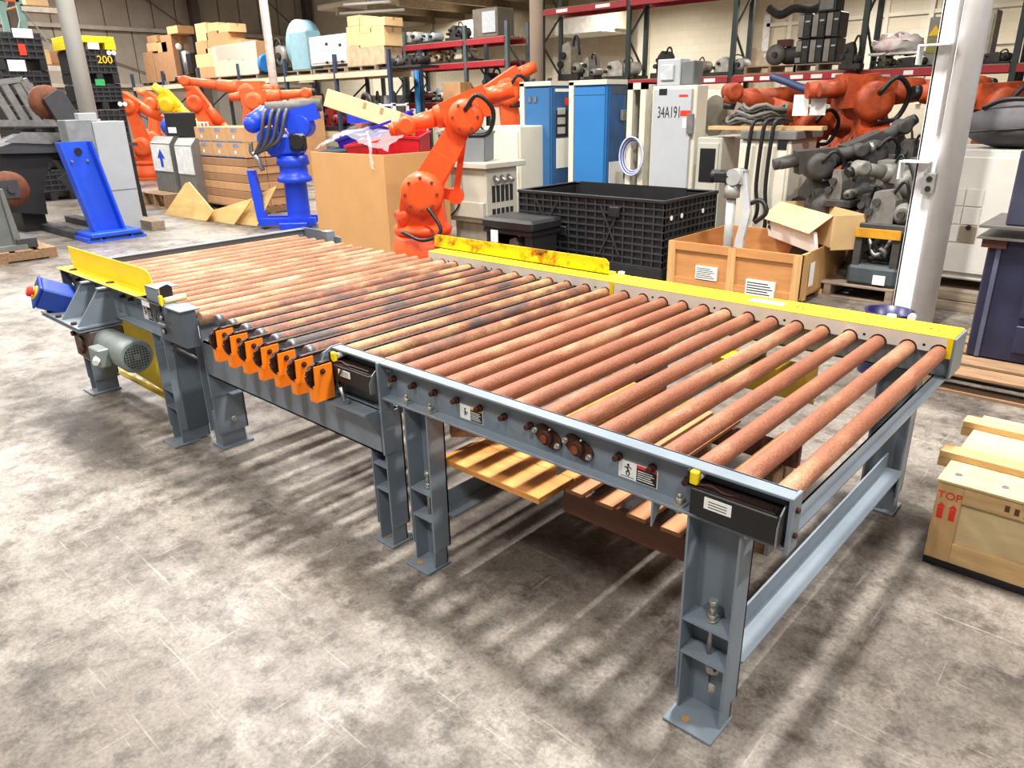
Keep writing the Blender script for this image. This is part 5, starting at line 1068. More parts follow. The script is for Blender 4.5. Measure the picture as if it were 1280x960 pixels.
# left post on pallet
gp = thing('machine_post', 'grey tapered machine post on a pallet at the left edge', 'post', (-10.9, 2.4, .13)); X_ = -10.7
MB().prism([(at(-6, 300, X=X_).y, .14), (at(26, 300, X=X_).y, .14), (at(2, 236, X=X_).y, at(2, 236, X=X_).z), (at(-20, 236, X=X_).y, at(2, 236, X=X_).z)], X_-.2, X_, 'YZ').build('post', mat('post_grey', '#6f7371', .5, .1, .15, 5), gp)
MB().prism([(at(17, 300, X=X_).y, .14), (at(26, 300, X=X_).y, .14), (at(2, 236, X=X_).y, at(2, 236, X=X_).z), (at(-3, 236, X=X_).y, at(2, 236, X=X_).z)], X_-.0, X_+.05, 'YZ').build('edge_flange', mat('post_grey', ''), gp)
MB().box(X_-.5, X_+.12, 2.0, 2.72, .13, .19).build('base_plate', mat('post_grey', ''), gp)
tag(MB().box(X_-.6, X_+.1, 2.62, 2.84, .14, .26, .005).build('box_beam', CHAR), 'dark hollow beam end lying on the left pallet', 'beam')
pallet('worn pallet with a grey machine post at the left edge', X_-.8, X_+.2, 1.8, 3.0, 0, .13, OLDW)
# round grey column
cp = at(82, 0, X=-13.6); c_ = thing('steel_column', 'round pale grey concrete-filled column left of the stacked black bins', 'column', (-13.6, SY(112, -13.6, 1.6), 0)); yy = SY(112, -13.6, 1.6)
MB().cyl((-13.6, yy, .03), (-13.6, yy, 8.6), .13, n=24).build('shaft', mat('column_grey', '#b7b6b0', .6, 0, .08, 2), c_); MB().cyl((-13.6, yy, 0), (-13.6, yy, .03), .25, n=24).build('base_ring', mat('column_grey', ''), c_); MB().box(-13.47, -13.42, yy-.1, yy+.1, .0, 1.6).build('guard_angle', mat('column_grey', ''), c_)
# stacked black bins (X faces)
def binstack(X, y0, y1, tops, labels):
    z = 0
    for k, (zt_, lb) in enumerate(zip(tops, labels)):
        t = thing('stacked_bin', lb, 'bin', (X-.5, (y0+y1)/2, z), 0, 'black stacked bulk bins'); h = zt_-z
        MB().box(X-1.0, X-.03, y0, y1, z+h*.28, zt_-.01, .02).build('body', BLKP, t)
        for yy in (y0, (y0+y1)/2-.06, y1-.12): MB().box(X-1.0, X, yy, yy+.12, z, z+h*.28).build('foot', BLKP, t)
        for j in range(4): zz = z+h*(.3+.17*j); MB().box(X-.03, X, y0, y1, zz, zz+.03).build('rib', RIB, t)
        for j in range(7): yy = y0+(y1-y0-.025)*j/6; MB().box(X-.03, X-.005, yy, yy+.025, z+h*.28, zt_-.01).build('rib', RIB, t)
        z = zt_
        yield t
X_ = -17.5; ya, yb = SY(-6, X_, 2.8), SY(56, X_, 2.8)
L1 = list(binstack(X_, ya, yb, (.62, 1.24, 1.86, 2.5, 3.18), ['black bin %s in the stack at the left edge' % s for s in ('at the bottom', 'second from the floor', 'in the middle', 'with a white tag, fourth', 'with a white tag on top')]))
q = at(28, 40, X=X_+.01); MB().box(X_, X_+.012, q.y-.17, q.y+.17, q.z-.1, q.z+.06).build('paper_tag', PAPER, L1[4]); q = at(21, 82, X=X_); MB().box(X_, X_+.012, q.y-.15, q.y+.15, q.z-.1, q.z+.1).build('paper_tag', PAPER, L1[3]); q = at(28, 62, X=X_); MB().box(X_-.1, X_+.01, q.y-.06, q.y+.06, q.z-.1, q.z+.1).build('red_tag', REDI, L1[4])
X2 = -17.0; ya, yb = SY(97, X2, 2.6), SY(146, X2, 2.6)
L2_ = list(binstack(X2, ya, yb, (.55, 1.05, 1.75, 2.25, 2.88), ['black bin %s in the yellow-topped stack' % s for s in ('at the bottom', 'second from the floor', 'with white latches, third', 'with a green tag, fourth', 'marked 200, fifth')]))
q = at(131, 75, X=X2+.01); text('200', .2, YELI, L2_[4], (X2+.012, q.y, q.z), (0, 1, 0), (0, 0, 1)); q = at(125, 103, X=X2); MB().box(X2, X2+.012, q.y-.09, q.y+.09, q.z-.06, q.z+.06).build('green_tag', mat('tag_green', '#2f9c56', .6), L2_[3])
for px in (136, 142): q = at(px, 66, X=X2); MB().cyl((X2, q.y, q.z), (X2+.012, q.y, q.z), .045, n=10).build('sticker', PAPER, L2_[4]); q = at(px+14, 130, X=X2); MB().cyl((X2, q.y, q.z), (X2+.012, q.y, q.z), .045, n=10).build('latch', PAPER, L2_[2])
yp = thing('plastic_pallet', 'bright yellow plastic pallet on top of the black bin stack', 'pallet', (X2-.5, (ya+yb)/2, 2.88))
MB().box(X2-1.0, X2+.01, ya-.05, yb+.04, 3.0, 3.12, .01).build('deck', YEL, yp)
for k in range(3): yy = ya-.05+(yb-ya-.11)*k/2; MB().box(X2-1.0, X2+.01, yy, yy+.2, 2.88, 3.0).build('foot_block', YEL if k != 1 else PAPER, yp)
# teal rack at far left
TEAL = mat('rack_teal', '#7fa39d', .5, 0, .12, 4); ORB = mat('rack_orange', '#d8622a', .5, 0, .1, 4)
tr = thing('pallet_rack', 'pale teal pallet rack with orange beam behind the left bin stack', 'rack', (-20.6, 6.4, 0))
for px, X in ((8, -20.0), (31, -20.0)):
    y_ = SY(px, X, 3.5); MB().box(X-.08, X, y_-.06, y_+.06, 0, 6).build('upright', TEAL, tr)
yA, yB = SY(8, -20, 3.5), SY(31, -20, 3.5)
for k in range(6): MB().bar((-20.04, yA, .5+.8*k), (-20.04, yB, 1.3+.8*k), .05).build('brace', TEAL, tr)
MB().box(-20.05, -20.0, 3.0, yB, 3.98, 4.12).build('beam', ORB, tr)
for z in (1.6, 2.7, 3.9): MB().box(-20.0, -19.95, yB, 7.2, z-.1, z, .004).build('beam', mat('rack_beam_white', '#c9c4b8', .5), tr); MB().box(-21.2, -20.0, yB, 7.2, z, z+.04).build('deck', OLDW, tr)
MB().box(-20.08, -20, 7.12, 7.2, 0, 4).build('upright', TEAL, tr)
MB().bar((-19.98, yB, 3.9), (-19.98, 7.1, 2.2), .03).build('brace', STEEL, tr)
for k, (ya_, z) in enumerate(((6.6, 1.64), (6.7, 2.74), (6.1, 2.74), (6.3, 3.94))): carton('%s carton on the teal rack behind the grey column' % ('low tan', 'middle tan', 'pale', 'high pale')[k], [-20.6, -20.1, ya_, ya_+.45, z, z+.3], (CARD, CARDD, CARDL, CARDL)[k])
# ------------------------------------------------------------------ slim white pole and beige pole
for px, Y, r, z2, lb, m in ((346, 10.7, .1, 8.6, 'slim white round pole beside the blue robot', mat('pole_white', '#e4e2dc', .5)), (671, 9.7, .105, 8.6, 'beige round pipe column behind the left blue cabinet', mat('pole_beige', '#a79b8a', .6, 0, .08, 3))):
    x = SX(px, Y, 1.7); t = thing('round_column', lb, 'column', (x, Y, 0)); MB().cyl((x, Y, .02), (x, Y, z2), r, n=20).build('shaft', m, t); MB().cyl((x, Y, 0), (x, Y, .02), r*1.6, n=20).build('base_ring', m, t)
# ------------------------------------------------------------------ orange robots left background
YR = mat('robot_yellow', '#f0cc1a', .45, 0, .08, 6); OL = mat('robot_orange_light', '#e8602a', .5, 0, .12, 6)
def rob(px, Y, label, s, m, turn, q2, q3, **k): x = SX(px, Y, 1.2); return robot(label, (x, Y, 0), YAW+turn, s, m, q2=q2, q3=q3, group='stored robot arms in the left background', rod=False, cables=False, **k)
rob(178, 8.6, 'orange robot with a boxy frame near the yellow-topped bins', 1.35, OL, 0, -12, -28, L2=1.1)
rob(222, 9.2, 'yellow robot arm drooping among the orange robots', 1.35, YR, 0, -8, -42, L2=.9)
rob(192, 10.8, 'orange robot arm behind the yellow robot', 1.4, OL, 0, 5, -30, L2=.9)
rob(268, 9.4, 'orange robot with its arm sloping down to the right behind the cartons', 1.4, OL, .1, -20, -50, L2=1.0)
rob(312, 9.6, 'orange robot reaching left behind the carton stack', 1.5, OL, 0, 5, 172, L2=1.0)
rob(330, 8.8, 'orange robot reaching right behind the blue robot', 1.35, OL, 0, -6, 4, L2=.8)
# ------------------------------------------------------------------ left rack with cartons
DBL = mat('rack_dark_blue', '#2c3c52', .5, 0, .15, 4); BCR = mat('beam_cream', '#c8bfa4', .55, 0, .1, 4); DGR = mat('rack_dark_green', '#24302d', .5, 0, .2, 4); RBM = mat('beam_red', '#a0202a', .5, 0, .14, 4)
YL = 12.0; zl = 2.5
rack('dark blue pallet rack with cream beams holding cartons by the left wall', [-29.2, -26.75, -24.2, -21.7, -19.2, -16.9, -14.75], YL, 1.05, [1.1, zl], 2.95, DBL, BCR)
def onrack(xl, xr, yt, Y, z0, d=.6):
    x0, x1 = SX(xl, Y, z0+.5), SX(xr, Y, z0+.5); return [x0, x1, Y, Y+d, z0, zat((xl+xr)/2, yt, Y)]
zt_ = zl+.02
for i, (xl, xr) in enumerate(((178, 208), (210, 232), (250, 275), (275, 322), (355, 390), (392, 432), (433, 470))): pallet('pallet on the left rack under the %s' % ('leftmost tall cartons', 'black cylinder machine', 'tall carton tower', 'film-wrapped cartons', 'blue-grey blower', 'white cabinet', 'film-wrapped bundle')[i], SX(xl, YL+.05, zt_), SX(xr, YL+.05, zt_), YL+.05, YL+.95, zt_, .12, OLDWG, 5, 'pallets on the left rack')
zp = zt_+.12
def stackpx(cols, Y, z0, m, names, grp):
    out = []
    for (xl, xr, ys), nm in zip(cols, names):
        zz = z0
        for k, yt in enumerate(ys):
            b = onrack(xl, xr, yt, Y, zz); out.append(carton(nm % ('first' if k == 0 else 'second' if k == 1 else 'third' if k == 2 else 'fourth'), [b[0], b[1], Y, Y+.55, zz+.002, max(b[5], zz+.1)], m[k % len(m)], grp, tape=True)); zz = out and max(b[5], zz+.1)
    return out
stackpx([(181, 193, (65, 54, 45)), (194, 206, (66, 53)), (206, 219, (43, 33))], YL+.12, zp, [CARDD, CARD], ['brown carton, %s from the bottom, left column of the leftmost rack stack', 'brown carton, %s from the bottom, middle column of the leftmost rack stack', 'brown carton, %s from the bottom, right column of the leftmost rack stack'], 'brown cartons on the left rack')
stackpx([(243, 257, (85, 68, 52, 29)), (257, 270, (84, 60, 40, 29)), (270, 284, (80, 60, 41, 30))], YL+.3, zp, [CARD, CARDL], ['tan carton, %s from the bottom, left column of the tall tower', 'tan carton, %s from the bottom, middle column of the tall tower', 'tan carton, %s from the bottom, right column of the tall tower'], 'tan cartons of the tall tower')
stackpx([(268, 284, (75, 50)), (284, 301, (75, 50)), (301, 319, (76, 52))], YL+.06, zp, [CARDL, CARD], ['pale carton, %s from the bottom, left in the film-wrapped load', 'pale carton, %s from the bottom, middle in the film-wrapped load', 'pale carton, %s from the bottom, right in the film-wrapped load'], 'film-wrapped cartons on the left rack')
fx0, fx1 = SX(267, YL+.02, 3), SX(321, YL+.02, 3); fz = zat(300, 53, YL); o = MB().box(fx0, fx1, YL+.03, YL+.045, zp, fz).jitter(.01).build('stretch_film', FILM); tag(o, 'clear stretch film around the pale cartons on the left rack', 'plastic film')
cm = thing('cylinder_machine', 'black machine with a steel cylinder between the carton stacks on the rack', 'machine', (SX(232, YL+.3, 3), YL+.4, zp)); xx = SX(232, YL+.3, 3)
MB().box(xx-.5, xx+.5, YL+.2, YL+.7, zp, zp+.15).build('base_frame', BLK, cm); MB().cyl((xx+.15, YL+.35, zp+.15), (xx+.1, YL+.35, zp+.85), .16, n=16).build('cylinder', STEEL, cm); MB().box(xx-.6, xx-.3, YL+.3, YL+.5, zp+.1, zat(222, 52, YL)).build('mast', mat('mast_grey', '#4d5358', .5), cm); MB().ball((xx-.42, YL+.33, zat(222, 56, YL)), .16).build('lamp_head', PAPER, cm); MB().box(xx+.2, xx+.5, YL+.25, YL+.6, zp+.15, zp+.8, .03).build('tank', BLK, cm)
motor('bright blue motor on the left rack beside the white pole', (SX(326, YL+.3, zp), YL+.3, zp), 'X', .24, .8, mat('motor_blue', '#1f74c0', .45))
scrap('green and grey wrapped machine on the rack behind the white pole', 'press_unit', 'machine', [SX(318, YL+.5, 3), SX(352, YL+.5, 3), YL+.6, YL+.95, zp, zat(330, 46, YL)], mat('wrap_grey', '#7d7a72', .4, 0, .3, 6), 12)
bl = thing('blower', 'blue-grey round centrifugal blower on the left rack', 'blower', (SX(378, YL+.3, 3), YL+.4, zp)); xx = SX(374, YL+.3, 3); BG = mat('blower_blue', '#7fa3b0', .45, 0, .1, 5)
MB().lathe([(.2, 0), (.62, .02), (.62, .35), (.2, .37)], (xx, YL+.3, zp+.66), 24, 'Y').build('volute', BG, bl); MB().box(xx-.1, xx+.75, YL+.1, YL+.55, zp, zp+.95, .03).build('outlet_duct', BG, bl); MB().cyl((xx, YL+.2, zp+.66), (xx, YL+.3, zp+.66), .2, n=16).build('inlet', DARK, bl)
b = onrack(387, 432, 44, YL+.1, zp); wcab = cabinet('white sheet-metal cabinet standing on the left rack', [b[0], b[1], YL+.1, YL+.9, zp, b[5]], mat('white_enamel', '#d8dad8', .45, 0, .04, 3), handles=False, feet=False)
for px, py in ((408, 55), (425, 56), (409, 78), (428, 77)): q = at(px, py, Y=YL+.08); MB().box(q.x-.05, q.x+.05, YL+.07, YL+.082, q.z-.03, q.z+.03).build('vent', BLK, wcab)
stackpx([(432, 448, (58, 33, 20)), (448, 462, (60, 42, 21)), (462, 479, (58, 33, 22))], YL+.1, zp, [mat('wrapped_board', '#b9a587', .5), CARDL, CARDL], ['pale carton, %s from the bottom, left column of the wrapped bundle', 'pale carton, %s from the bottom, middle column of the wrapped bundle', 'pale carton, %s from the bottom, right column of the wrapped bundle'], 'cartons of the wrapped bundle')
scrap('dark grey gear unit at the right end of the left rack', 'gear_unit', 'machine', [SX(471, YL, 2.8), SX(492, YL, 2.8), YL+.1, YL+.7, zt_, zat(480, 70, YL)], mat('iron_grey', '#4b4d4f', .5, .2, .2, 8), 21)
scrap('dark machine with hoses on the right end of the left rack', 'gear_unit', 'machine', [SX(492, YL, 2.8), SX(520, YL, 2.8), YL+.1, YL+.7, zt_, zat(500, 67, YL)], DARK, 22)
# lower level of the left rack
lowitems = [(200, 228, 'blue', '#23508f'), (352, 372, 'white', '#c9c8c2'), (374, 384, 'navy', '#1d2440'), (384, 402, 'blue', '#2f6fae'), (432, 446, 'black', '#1e1e20'), (452, 470, 'grey', '#8a8c8c'), (400, 420, 'red', '#8a2424'), (474, 490, 'steel', '#8f9090')]
for i, (xl, xr, cn, h) in enumerate(lowitems): scrap('%s machine part on the lower level of the left rack, %s' % (cn, ('far left', 'below the blower', 'right of the white part', 'below the white cabinet', 'below the wrapped bundle', 'beside the black part', 'in the middle', 'at the right end')[i]), 'machine_part', 'machine part', [SX(xl, YL+.1, 1.5), SX(xr, YL+.1, 1.5), YL+.1, YL+.8, 1.12, 1.12+.9*(.7+.3*(i % 2))], mat('part_'+cn, h, .5, .1, .2, 8), 30+i)
carton('tan carton on the lower rack level behind the blue robot', [SX(368, 11.6, 1.6), SX(392, 11.6, 1.6), 11.4, 11.9, 0, zat(380, 120, 11.6)], CARD); carton('pale carton beside the tan one behind the blue robot', [SX(355, 11.5, 1.6), SX(367, 11.5, 1.6), 11.4, 11.8, 0, zat(360, 119, 11.5)], CARDL)
# ------------------------------------------------------------------ middle racks with red beams
YM = 13.5
rack('grey-post pallet rack with red beams behind the dusty orange robot', [-16.9, -15.9, -13.7, -12.35], YM, .8, [1.75, 2.64, 3.13], 3.45, mat('rack_grey_green', '#4c5a5c', .5), RBM)
its = [(472, 498, 46, 3.15, '#9aa0a2', 'grey pulley machine on the top beam'), (500, 520, 36, 3.15, '#c3c3bd', 'pale gear motor on the top beam'), (522, 542, 38, 3.15, '#b2bdc2', 'light grey box motor on the top beam'), (556, 576, 28, 3.15, '#3b3a3a', 'dark winch on the top beam'), (532, 548, 62, 2.66, '#b49a78', 'tan toothed wheel on the middle beam'), (548, 560, 64, 2.66, '#6b5a3e', 'brown casting on the middle beam'), (563, 584, 52, 2.66, '#c8bda8', 'pale wrapped part on the middle beam'), (506, 530, 112, 1.77, '#5a2020', 'dark red hose reel on the low beam'), (538, 552, 108, 1.77, '#b9bdbd', 'white instrument on the low beam'), (560, 590, 105, 1.77, '#4f5052', 'grey motor pair on the low beam'), (596, 625, 86, 1.77, '#18202c', 'black motor at the right of the low beam')]
for i, (xl, xr, yt, z0, h, lb) in enumerate(its): scrap(lb+' of the middle rack', 'machine_part', 'machine part', [SX(xl, YM+.05, z0), SX(xr, YM+.05, z0), YM+.05, YM+.65, z0, zat((xl+xr)/2, yt, YM+.05)], mat('mid_'+str(i), h, .5, .15, .2, 9), 60+i)
st = thing('equipment_cabinet', 'steel cabinet with a glazed front on top of the middle rack', 'cabinet', (SX(605, YM, 3.6), YM+.4, 3.15)); a0, a1 = SX(590, YM+.1, 3.6), SX(621, YM+.1, 3.6); zc = zat(605, 10, YM+.1)
MB().box(a0, a1, YM+.1, YM+.7, 3.15, zc, .02).build('body', mat('cab_brown_steel', '#7d766c', .4, .4, .15, 6), st); MB().box((a0+a1)/2-.05, a1-.03, YM+.07, YM+.1, 3.25, zc-.08).build('glazed_door', mat('frosted_pane', '#c4c9cb', .2, .2, .1, 12), st)
tag(MB().cyl((SX(522, 12.9, 1.9), 12.9, 0), (SX(522, 12.9, 1.9), 12.9, zat(522, 88, 12.9)), .07, n=12).build('gas_cylinder', mat('cyl_blue', '#2d7fc0', .4)), 'slim bright blue gas cylinder in front of the middle rack', 'cylinder')
cb2 = carton('open brown carton on the low beam of the middle rack', [SX(561, YM-.2, 1.9), SX(583, YM-.2, 1.9), YM-.4, YM, 0, zat(572, 103, YM-.2)], CARD)
tote('blue plastic bin standing behind the cardboard box', (SX(452, 11, 1.5), 11.2, 1.35), .8, .6, .4, (0, 0, .3), mat('bin_blue', '#1d3fd0', .45)); 
scrap('orange drum machine behind the blue plastic bin', 'drum_unit', 'machine', [SX(440, 11.7, 1.5), SX(475, 11.7, 1.5), 11.5, 12.0, 0, zat(460, 120, 11.7)], OROBD, 90)
ws = thing('steel_shelf', 'white steel shelf cart behind the long carton', 'shelf', (SX(483, 10.4, 1.2), 10.5, 0)); a0, a1 = SX(474, 10.4, 1.4), SX(494, 10.4, 1.4)
for x in (a0, a1-.05):
    for y_ in (10.4, 10.75): MB().box(x, x+.05, y_, y_+.05, 0, zat(484, 129, 10.4)).build('post', PAPER, ws)
for z in (.6, 1.2, zat(484, 130, 10.4)-.04): MB().box(a0, a1, 10.4, 10.8, z, z+.04).build('shelf_board', PAPER, ws)
# ------------------------------------------------------------------ right rack (red beams, dark posts)
YRK = 15.0; zr = 2.14; xs = [-12.55, -10.08, -7.56, -5.05, -2.64, -.1]
rack('dark green pallet rack with red beams along the right rear', xs, YRK, .78, [zr, 3.76], 4.6, DGR, RBM)
def ri(xl, xr, yt, z0=zr+.02, Y=YRK+.05): return [SX(xl, Y, z0), SX(xr, Y, z0), Y, Y+.6, z0, zat((xl+xr)/2, yt, Y)]
rk = [(697, 722, 46, '#8d8778', 'pale grey robot wrist tool'), (724, 742, 68, '#8c8a82', 'grey horizontal arm unit'), (752, 792, 72, '#a9a59a', 'low grey-white actuator'), (812, 838, 60, '#1c1c1e', 'black servo motor cluster'), (848, 880, 72, '#8b8170', 'low tan rail assembly'), (880, 932, 69, '#a7a49b', 'long pale linear rail bundle'), (1090, 1112, 66, '#4d4d3a', 'dark olive coil box'), (1112, 1162, 69, '#2c2724', 'dark round gearbox row'), (1222, 1262, 62, '#393634', 'dark casting right of the column')]
for i, (xl, xr, yt, h, lb) in enumerate(rk): scrap(lb+' on the right rear rack', 'machine_part', 'machine part', ri(xl, xr, yt), mat('rk_'+str(i), h, .55, .1, .25, 9), 100+i)
wm = ri(942, 976, 62); pallet('small pallet under the wheel motor on the right rack', wm[0]-.2, wm[1]+.3, YRK+.02, YRK+.7, zr+.02, .14, OLDW)
wt = thing('wheel_motor', 'dark motor with a big grey wheel on the right rack', 'motor', ((wm[0]+wm[1])/2, YRK+.3, zr+.16)); r = .19; MB().lathe([(.06, 0), (r, .02), (r, .1), (.06, .12)], (wm[0]+.4, YRK+.05, zr+.16+r), 24, 'Y').build('wheel', mat('wheel_grey', '#55524e', .6, .2, .2, 8), wt); MB().cyl((wm[0]+.4, YRK+.0, zr+.16+r), (wm[0]+.4, YRK+.06, zr+.16+r), .05, n=12).build('hub', BLK, wt); MB().lathe([(.14, 0), (.16, .05), (.16, .4), (.12, .45)], (wm[0]+.5, YRK+.25, zr+.16+r*.9), 18, 'X').build('housing', DARK, wt); MB().box(wm[0]+.4, wm[0]+.65, YRK+.1, YRK+.3, zr+.16+r*1.75, zr+.16+r*2.4).build('valve', RUSTB, wt)
cp_ = ri(992, 1052, 86); pallet('pallet under the black controllers on the right rack', cp_[0], cp_[1], YRK+.02, YRK+.7, zr+.02, .14, OLDWG)
zc0 = zr+.16
for r_ in range(2):
    for c_ in range(3):
        xl = 995+c_*17.5; x0, x1 = SX(xl, YRK+.1, 2.6), SX(xl+16, YRK+.1, 2.6); z0 = zc0+r_*.44
        t = thing('drive_controller', '%s black drive controller in the %s row on the right rack' % (('left', 'middle', 'right')[c_], ('lower', 'upper')[r_]), 'controller', ((x0+x1)/2, YRK+.3, z0), 0, 'black drive controllers'); MB().box(x0, x1, YRK+.12, YRK+.55, z0, z0+.43, .015).build('case', BLKP, t); MB().box(x0, x0+.1, YRK+.1, YRK+.12, z0+.03, z0+.41).build('side_strip', mat('strip_grey', '#7a766a', .5), t); MB().box(x0+.13, x1-.03, YRK+.1, YRK+.12, z0+.28, z0+.31).build('label_strip', mat('strip_light', '#a9a79c', .5), t); MB().box(x0+.12, x1-.02, YRK+.105, YRK+.12, z0+.05, z0+.24).build('front_plate', DARK, t)
x0, x1 = SX(1024, YRK+.1, 3.5), SX(1048, YRK+.1, 3.5); t = thing('monitor', 'grey framed monitor on top of the black controllers', 'monitor', ((x0+x1)/2, YRK+.3, zc0+.87)); MB().box(x0, x1, YRK+.12, YRK+.5, zc0+.87, zc0+1.22, .02).build('case', BLKP, t); MB().box(x0+.04, x1-.06, YRK+.105, YRK+.12, zc0+.91, zc0+1.18).build('screen', mat('screen_grey', '#6f6b66', .3), t)
scrap('tangle of hoses right of the black controllers', 'hose_bundle', 'hoses', [SX(1050, YRK-.3, 2.6), SX(1078, YRK-.3, 2.6), YRK-.25, YRK-.03, zr+.02, zat(1065, 45, YRK-.3)], DARK, 131)
w0, w1 = SX(1094, YRK+.3, 2.9), SX(1160, YRK+.3, 2.9)
pw = MB().ball(((w0+w1)/2, YRK+.35, zat(1128, 55, YRK+.3)), 1, 18, 10, ((w1-w0)/2, .3, .17)).jitter(.05, 5).build('plastic_bag', mat('pink_film', '#eab9bd', .3, 0, .1, 3, col2='#f3efe9', lo=.4, hi=.55)); tag(pw, 'pink and white plastic bag lying on the dark gearboxes of the right rack', 'bag')
bz = zat(1128, 65, YRK+.3); tag(MB().box(w0, w1, YRK+.15, YRK+.6, bz-.04, bz).build('board', PAPER), 'white board under the pink plastic bag', 'board')
ep_ = thing('electrical_panel', 'grey electrical panel with a yellow warning triangle beside the column', 'panel', (SX(1173, YRK+.2, 3), YRK+.3, zr)); a0, a1 = SX(1164, YRK+.2, 3), SX(1182, YRK+.2, 3); za, zb__ = zr+.02, zat(1172, 21, YRK+.2)
MB().box(a0, a1, YRK+.2, YRK+.5, za, zb__, .01).build('body', mat('panel_grey', '#85837c', .5), ep_); zc = zat(1172, 38, YRK+.2); xm = (a0+a1)/2; MB().prism([(xm-.1, zc-.08), (xm+.1, zc-.08), (xm, zc+.09)], YRK+.19, YRK+.2).build('warning_triangle', YELI, ep_); MB().box(xm-.1, xm+.1, YRK+.19, YRK+.2, zc-.35, zc-.14).build('warning_text', mat('olive_text', '#8c8440', .6), ep_)
cabinet('beige cabinet on the rack right of the white column', [SX(1222, YRK+.2, 3), SX(1248, YRK+.2, 3), YRK+.2, YRK+.6, zr+.02, zat(1235, 12, YRK+.2)], mat('beige_dull', '#a8a090', .6), handles=False, feet=False)
for px, py, s_ in ((1002, 130, 'left'), (1022, 125, 'right')):
    pass
lbm = MB().box(SX(1088, YRK-.03, zr), SX(1114, YRK-.03, zr), YRK-.035, YRK-.025, zr-.35, zr-.08).build('sign_sheet', mat('sheet_grey', '#a7a8a8', .6)); tag(lbm, 'grey sheet sign hanging under the red beam of the right rack', 'sign')
rkk = bpy.data.objects['pallet_rack.003']
for k, (px, w) in enumerate(((880, 14), (930, 12), (950, 22), (988, 16), (1014, 14), (1040, 14), (1130, 12))): MB().box(SX(px, YRK-.03, zr), SX(px+w, YRK-.03, zr), YRK-.026, YRK-.02, zr-.10, zr-.03).build('beam_label', PAPER, rkk)
for px, w in ((695, 14), (744, 18)): MB().box(SX(px, YRK-.03, 3.7), SX(px+w, YRK-.03, 3.7), YRK-.026, YRK-.02, 3.67, 3.74).build('beam_label', PAPER, rkk)
# ------------------------------------------------------------------ orange robots right, grey robot heap
robot('orange robot arm reaching left with a black wrist above the cream cabinet', (SX(1000, 9.6, 1.0), 9.6, 0), YAW+.1, 1.35, mat('robot_orange_dark', '#a5431a', .55, 0, .45, 7), q2=-4, L1=.38, q3=160, L2=.78, q4=262, rod=False)
robot('big dark orange robot behind the grey robot heap', (SX(1080, 9.3, 1.0), 9.3, 0), YAW, 1.5, mat('robot_orange_dark', ''), q2=-14, L1=.36, q3=2, L2=.8, hs=.75)
robot('orange robot with arm lying left below the blue tubes', (SX(1050, 10.8, 1.0), 10.8, 0), YAW, 1.5, mat('robot_orange_dark', ''), q2=0, L1=.5, q3=182, L2=.9, rod=False, cables=False)
robot('orange robot right of the white column', (SX(1222, 9.8, 1.0), 9.8, 0), YAW, 1.4, mat('robot_orange_dark', ''), q2=0, L1=.5, q3=175, L2=.5, rod=False)
for k, (px, py) in enumerate(((1001, 131), (1023, 130))):
    q = at(px, py, Y=9.0); o = MB().box(q.x-.09, q.x+.09, 9.0, 9.006, q.z-.12, q.z+.11).build('paper_sheet', PAPER); tag(o, '%s white paper sheet on the orange robots' % ('left', 'right')[k], 'paper', 'paper sheets on the orange robots')
tb = MB().tube([at(965, 96, Y=10.2), at(985, 103, Y=10.1), at(1010, 112, Y=10), at(1040, 108, Y=10), at(1055, 98, Y=10.1)], .05).build('hose', mat('tube_blue', '#26345f', .5)); tag(tb, 'dark blue hose slung under the red rack beam', 'hose')
# grey heap on skids
pallet('old skid under the heap of grey robots', SX(985, 7.2, .1), SX(1135, 7.2, .1), 6.75, 7.9, 0, .14, OLDWG)
GR2 = mat('robot_grey_light', '#7b7872', .5, .15, .25, 9); GR3 = mat('robot_grey_dark', '#403d3b', .6, .1, .35, 9)
robot('grey robot arm with a round joint cover right in the heap', (SX(1098, 7.3, .6), 7.3, .14), YAW+.1, .85, GR2, q2=18, L1=.5, q3=168, L2=.5, hs=.5, md=BLK, q4=200)
robot('dark grey robot arm left in the heap behind the carton', (SX(1025, 7.5, .6), 7.5, .14), YAW-.1, .9, GR3, q2=-18, L1=.45, q3=12, L2=.45, hs=.62, md=BLK, wrist=STEEL)
robot('dark grey robot arm lying low in the middle of the heap', (SX(1062, 7.85, .6), 7.85, .14), YAW, .95, GR3, q2=8, L1=.45, q3=30, L2=.4, hs=.65, md=BLK)
fr = thing('engine_frame', 'dark open machine frame with a yellow cross bar right of the wooden crate', 'frame', (SX(1095, 6.85, .4), 6.95, .14)); f0, f1 = SX(1066, 6.8, .4), SX(1122, 6.8, .4); zf = zat(1095, 292, 6.8)
for x in (f0, f1-.06):
    for y_ in (6.8, 7.1): MB().box(x, x+.06, y_, y_+.06, .14, zf).build('post', GR3, fr)
MB().box(f0, f1, 6.78, 6.8, zf-.04, zf+.04, .003).build('cross_bar', mat('bar_yellow', '#c48a17', .55, 0, .2, 8), fr)
MB().box(f0-.03, f1+.02, 6.78, 7.15, .14, .32, .03).build('sump', mat('sump_grey', '#3f474b', .6), fr); q = at(1098, 352, Y=6.775); MB().box(q.x-.05, q.x+.05, 6.77, 6.78, q.z-.03, q.z+.05).build('label', PAPER, fr)
MB().tube([(f0+.1, 6.9, .4), (f0+.2, 6.82, .55), (f1-.2, 6.82, .5), (f1-.1, 6.9, .36)], .025).build('hose', BLK, fr); MB().tube([(f0+.05, 6.95, .6), (f0+.15, 6.85, .42), (f1-.15, 6.85, .44), (f1-.05, 6.9, .62)], .02).build('hose', STEEL, fr); MB().cyl((f0+.2, 6.85, .42), (f1-.15, 6.9, .46), .06, n=12).build('cross_shaft', GR2, fr)
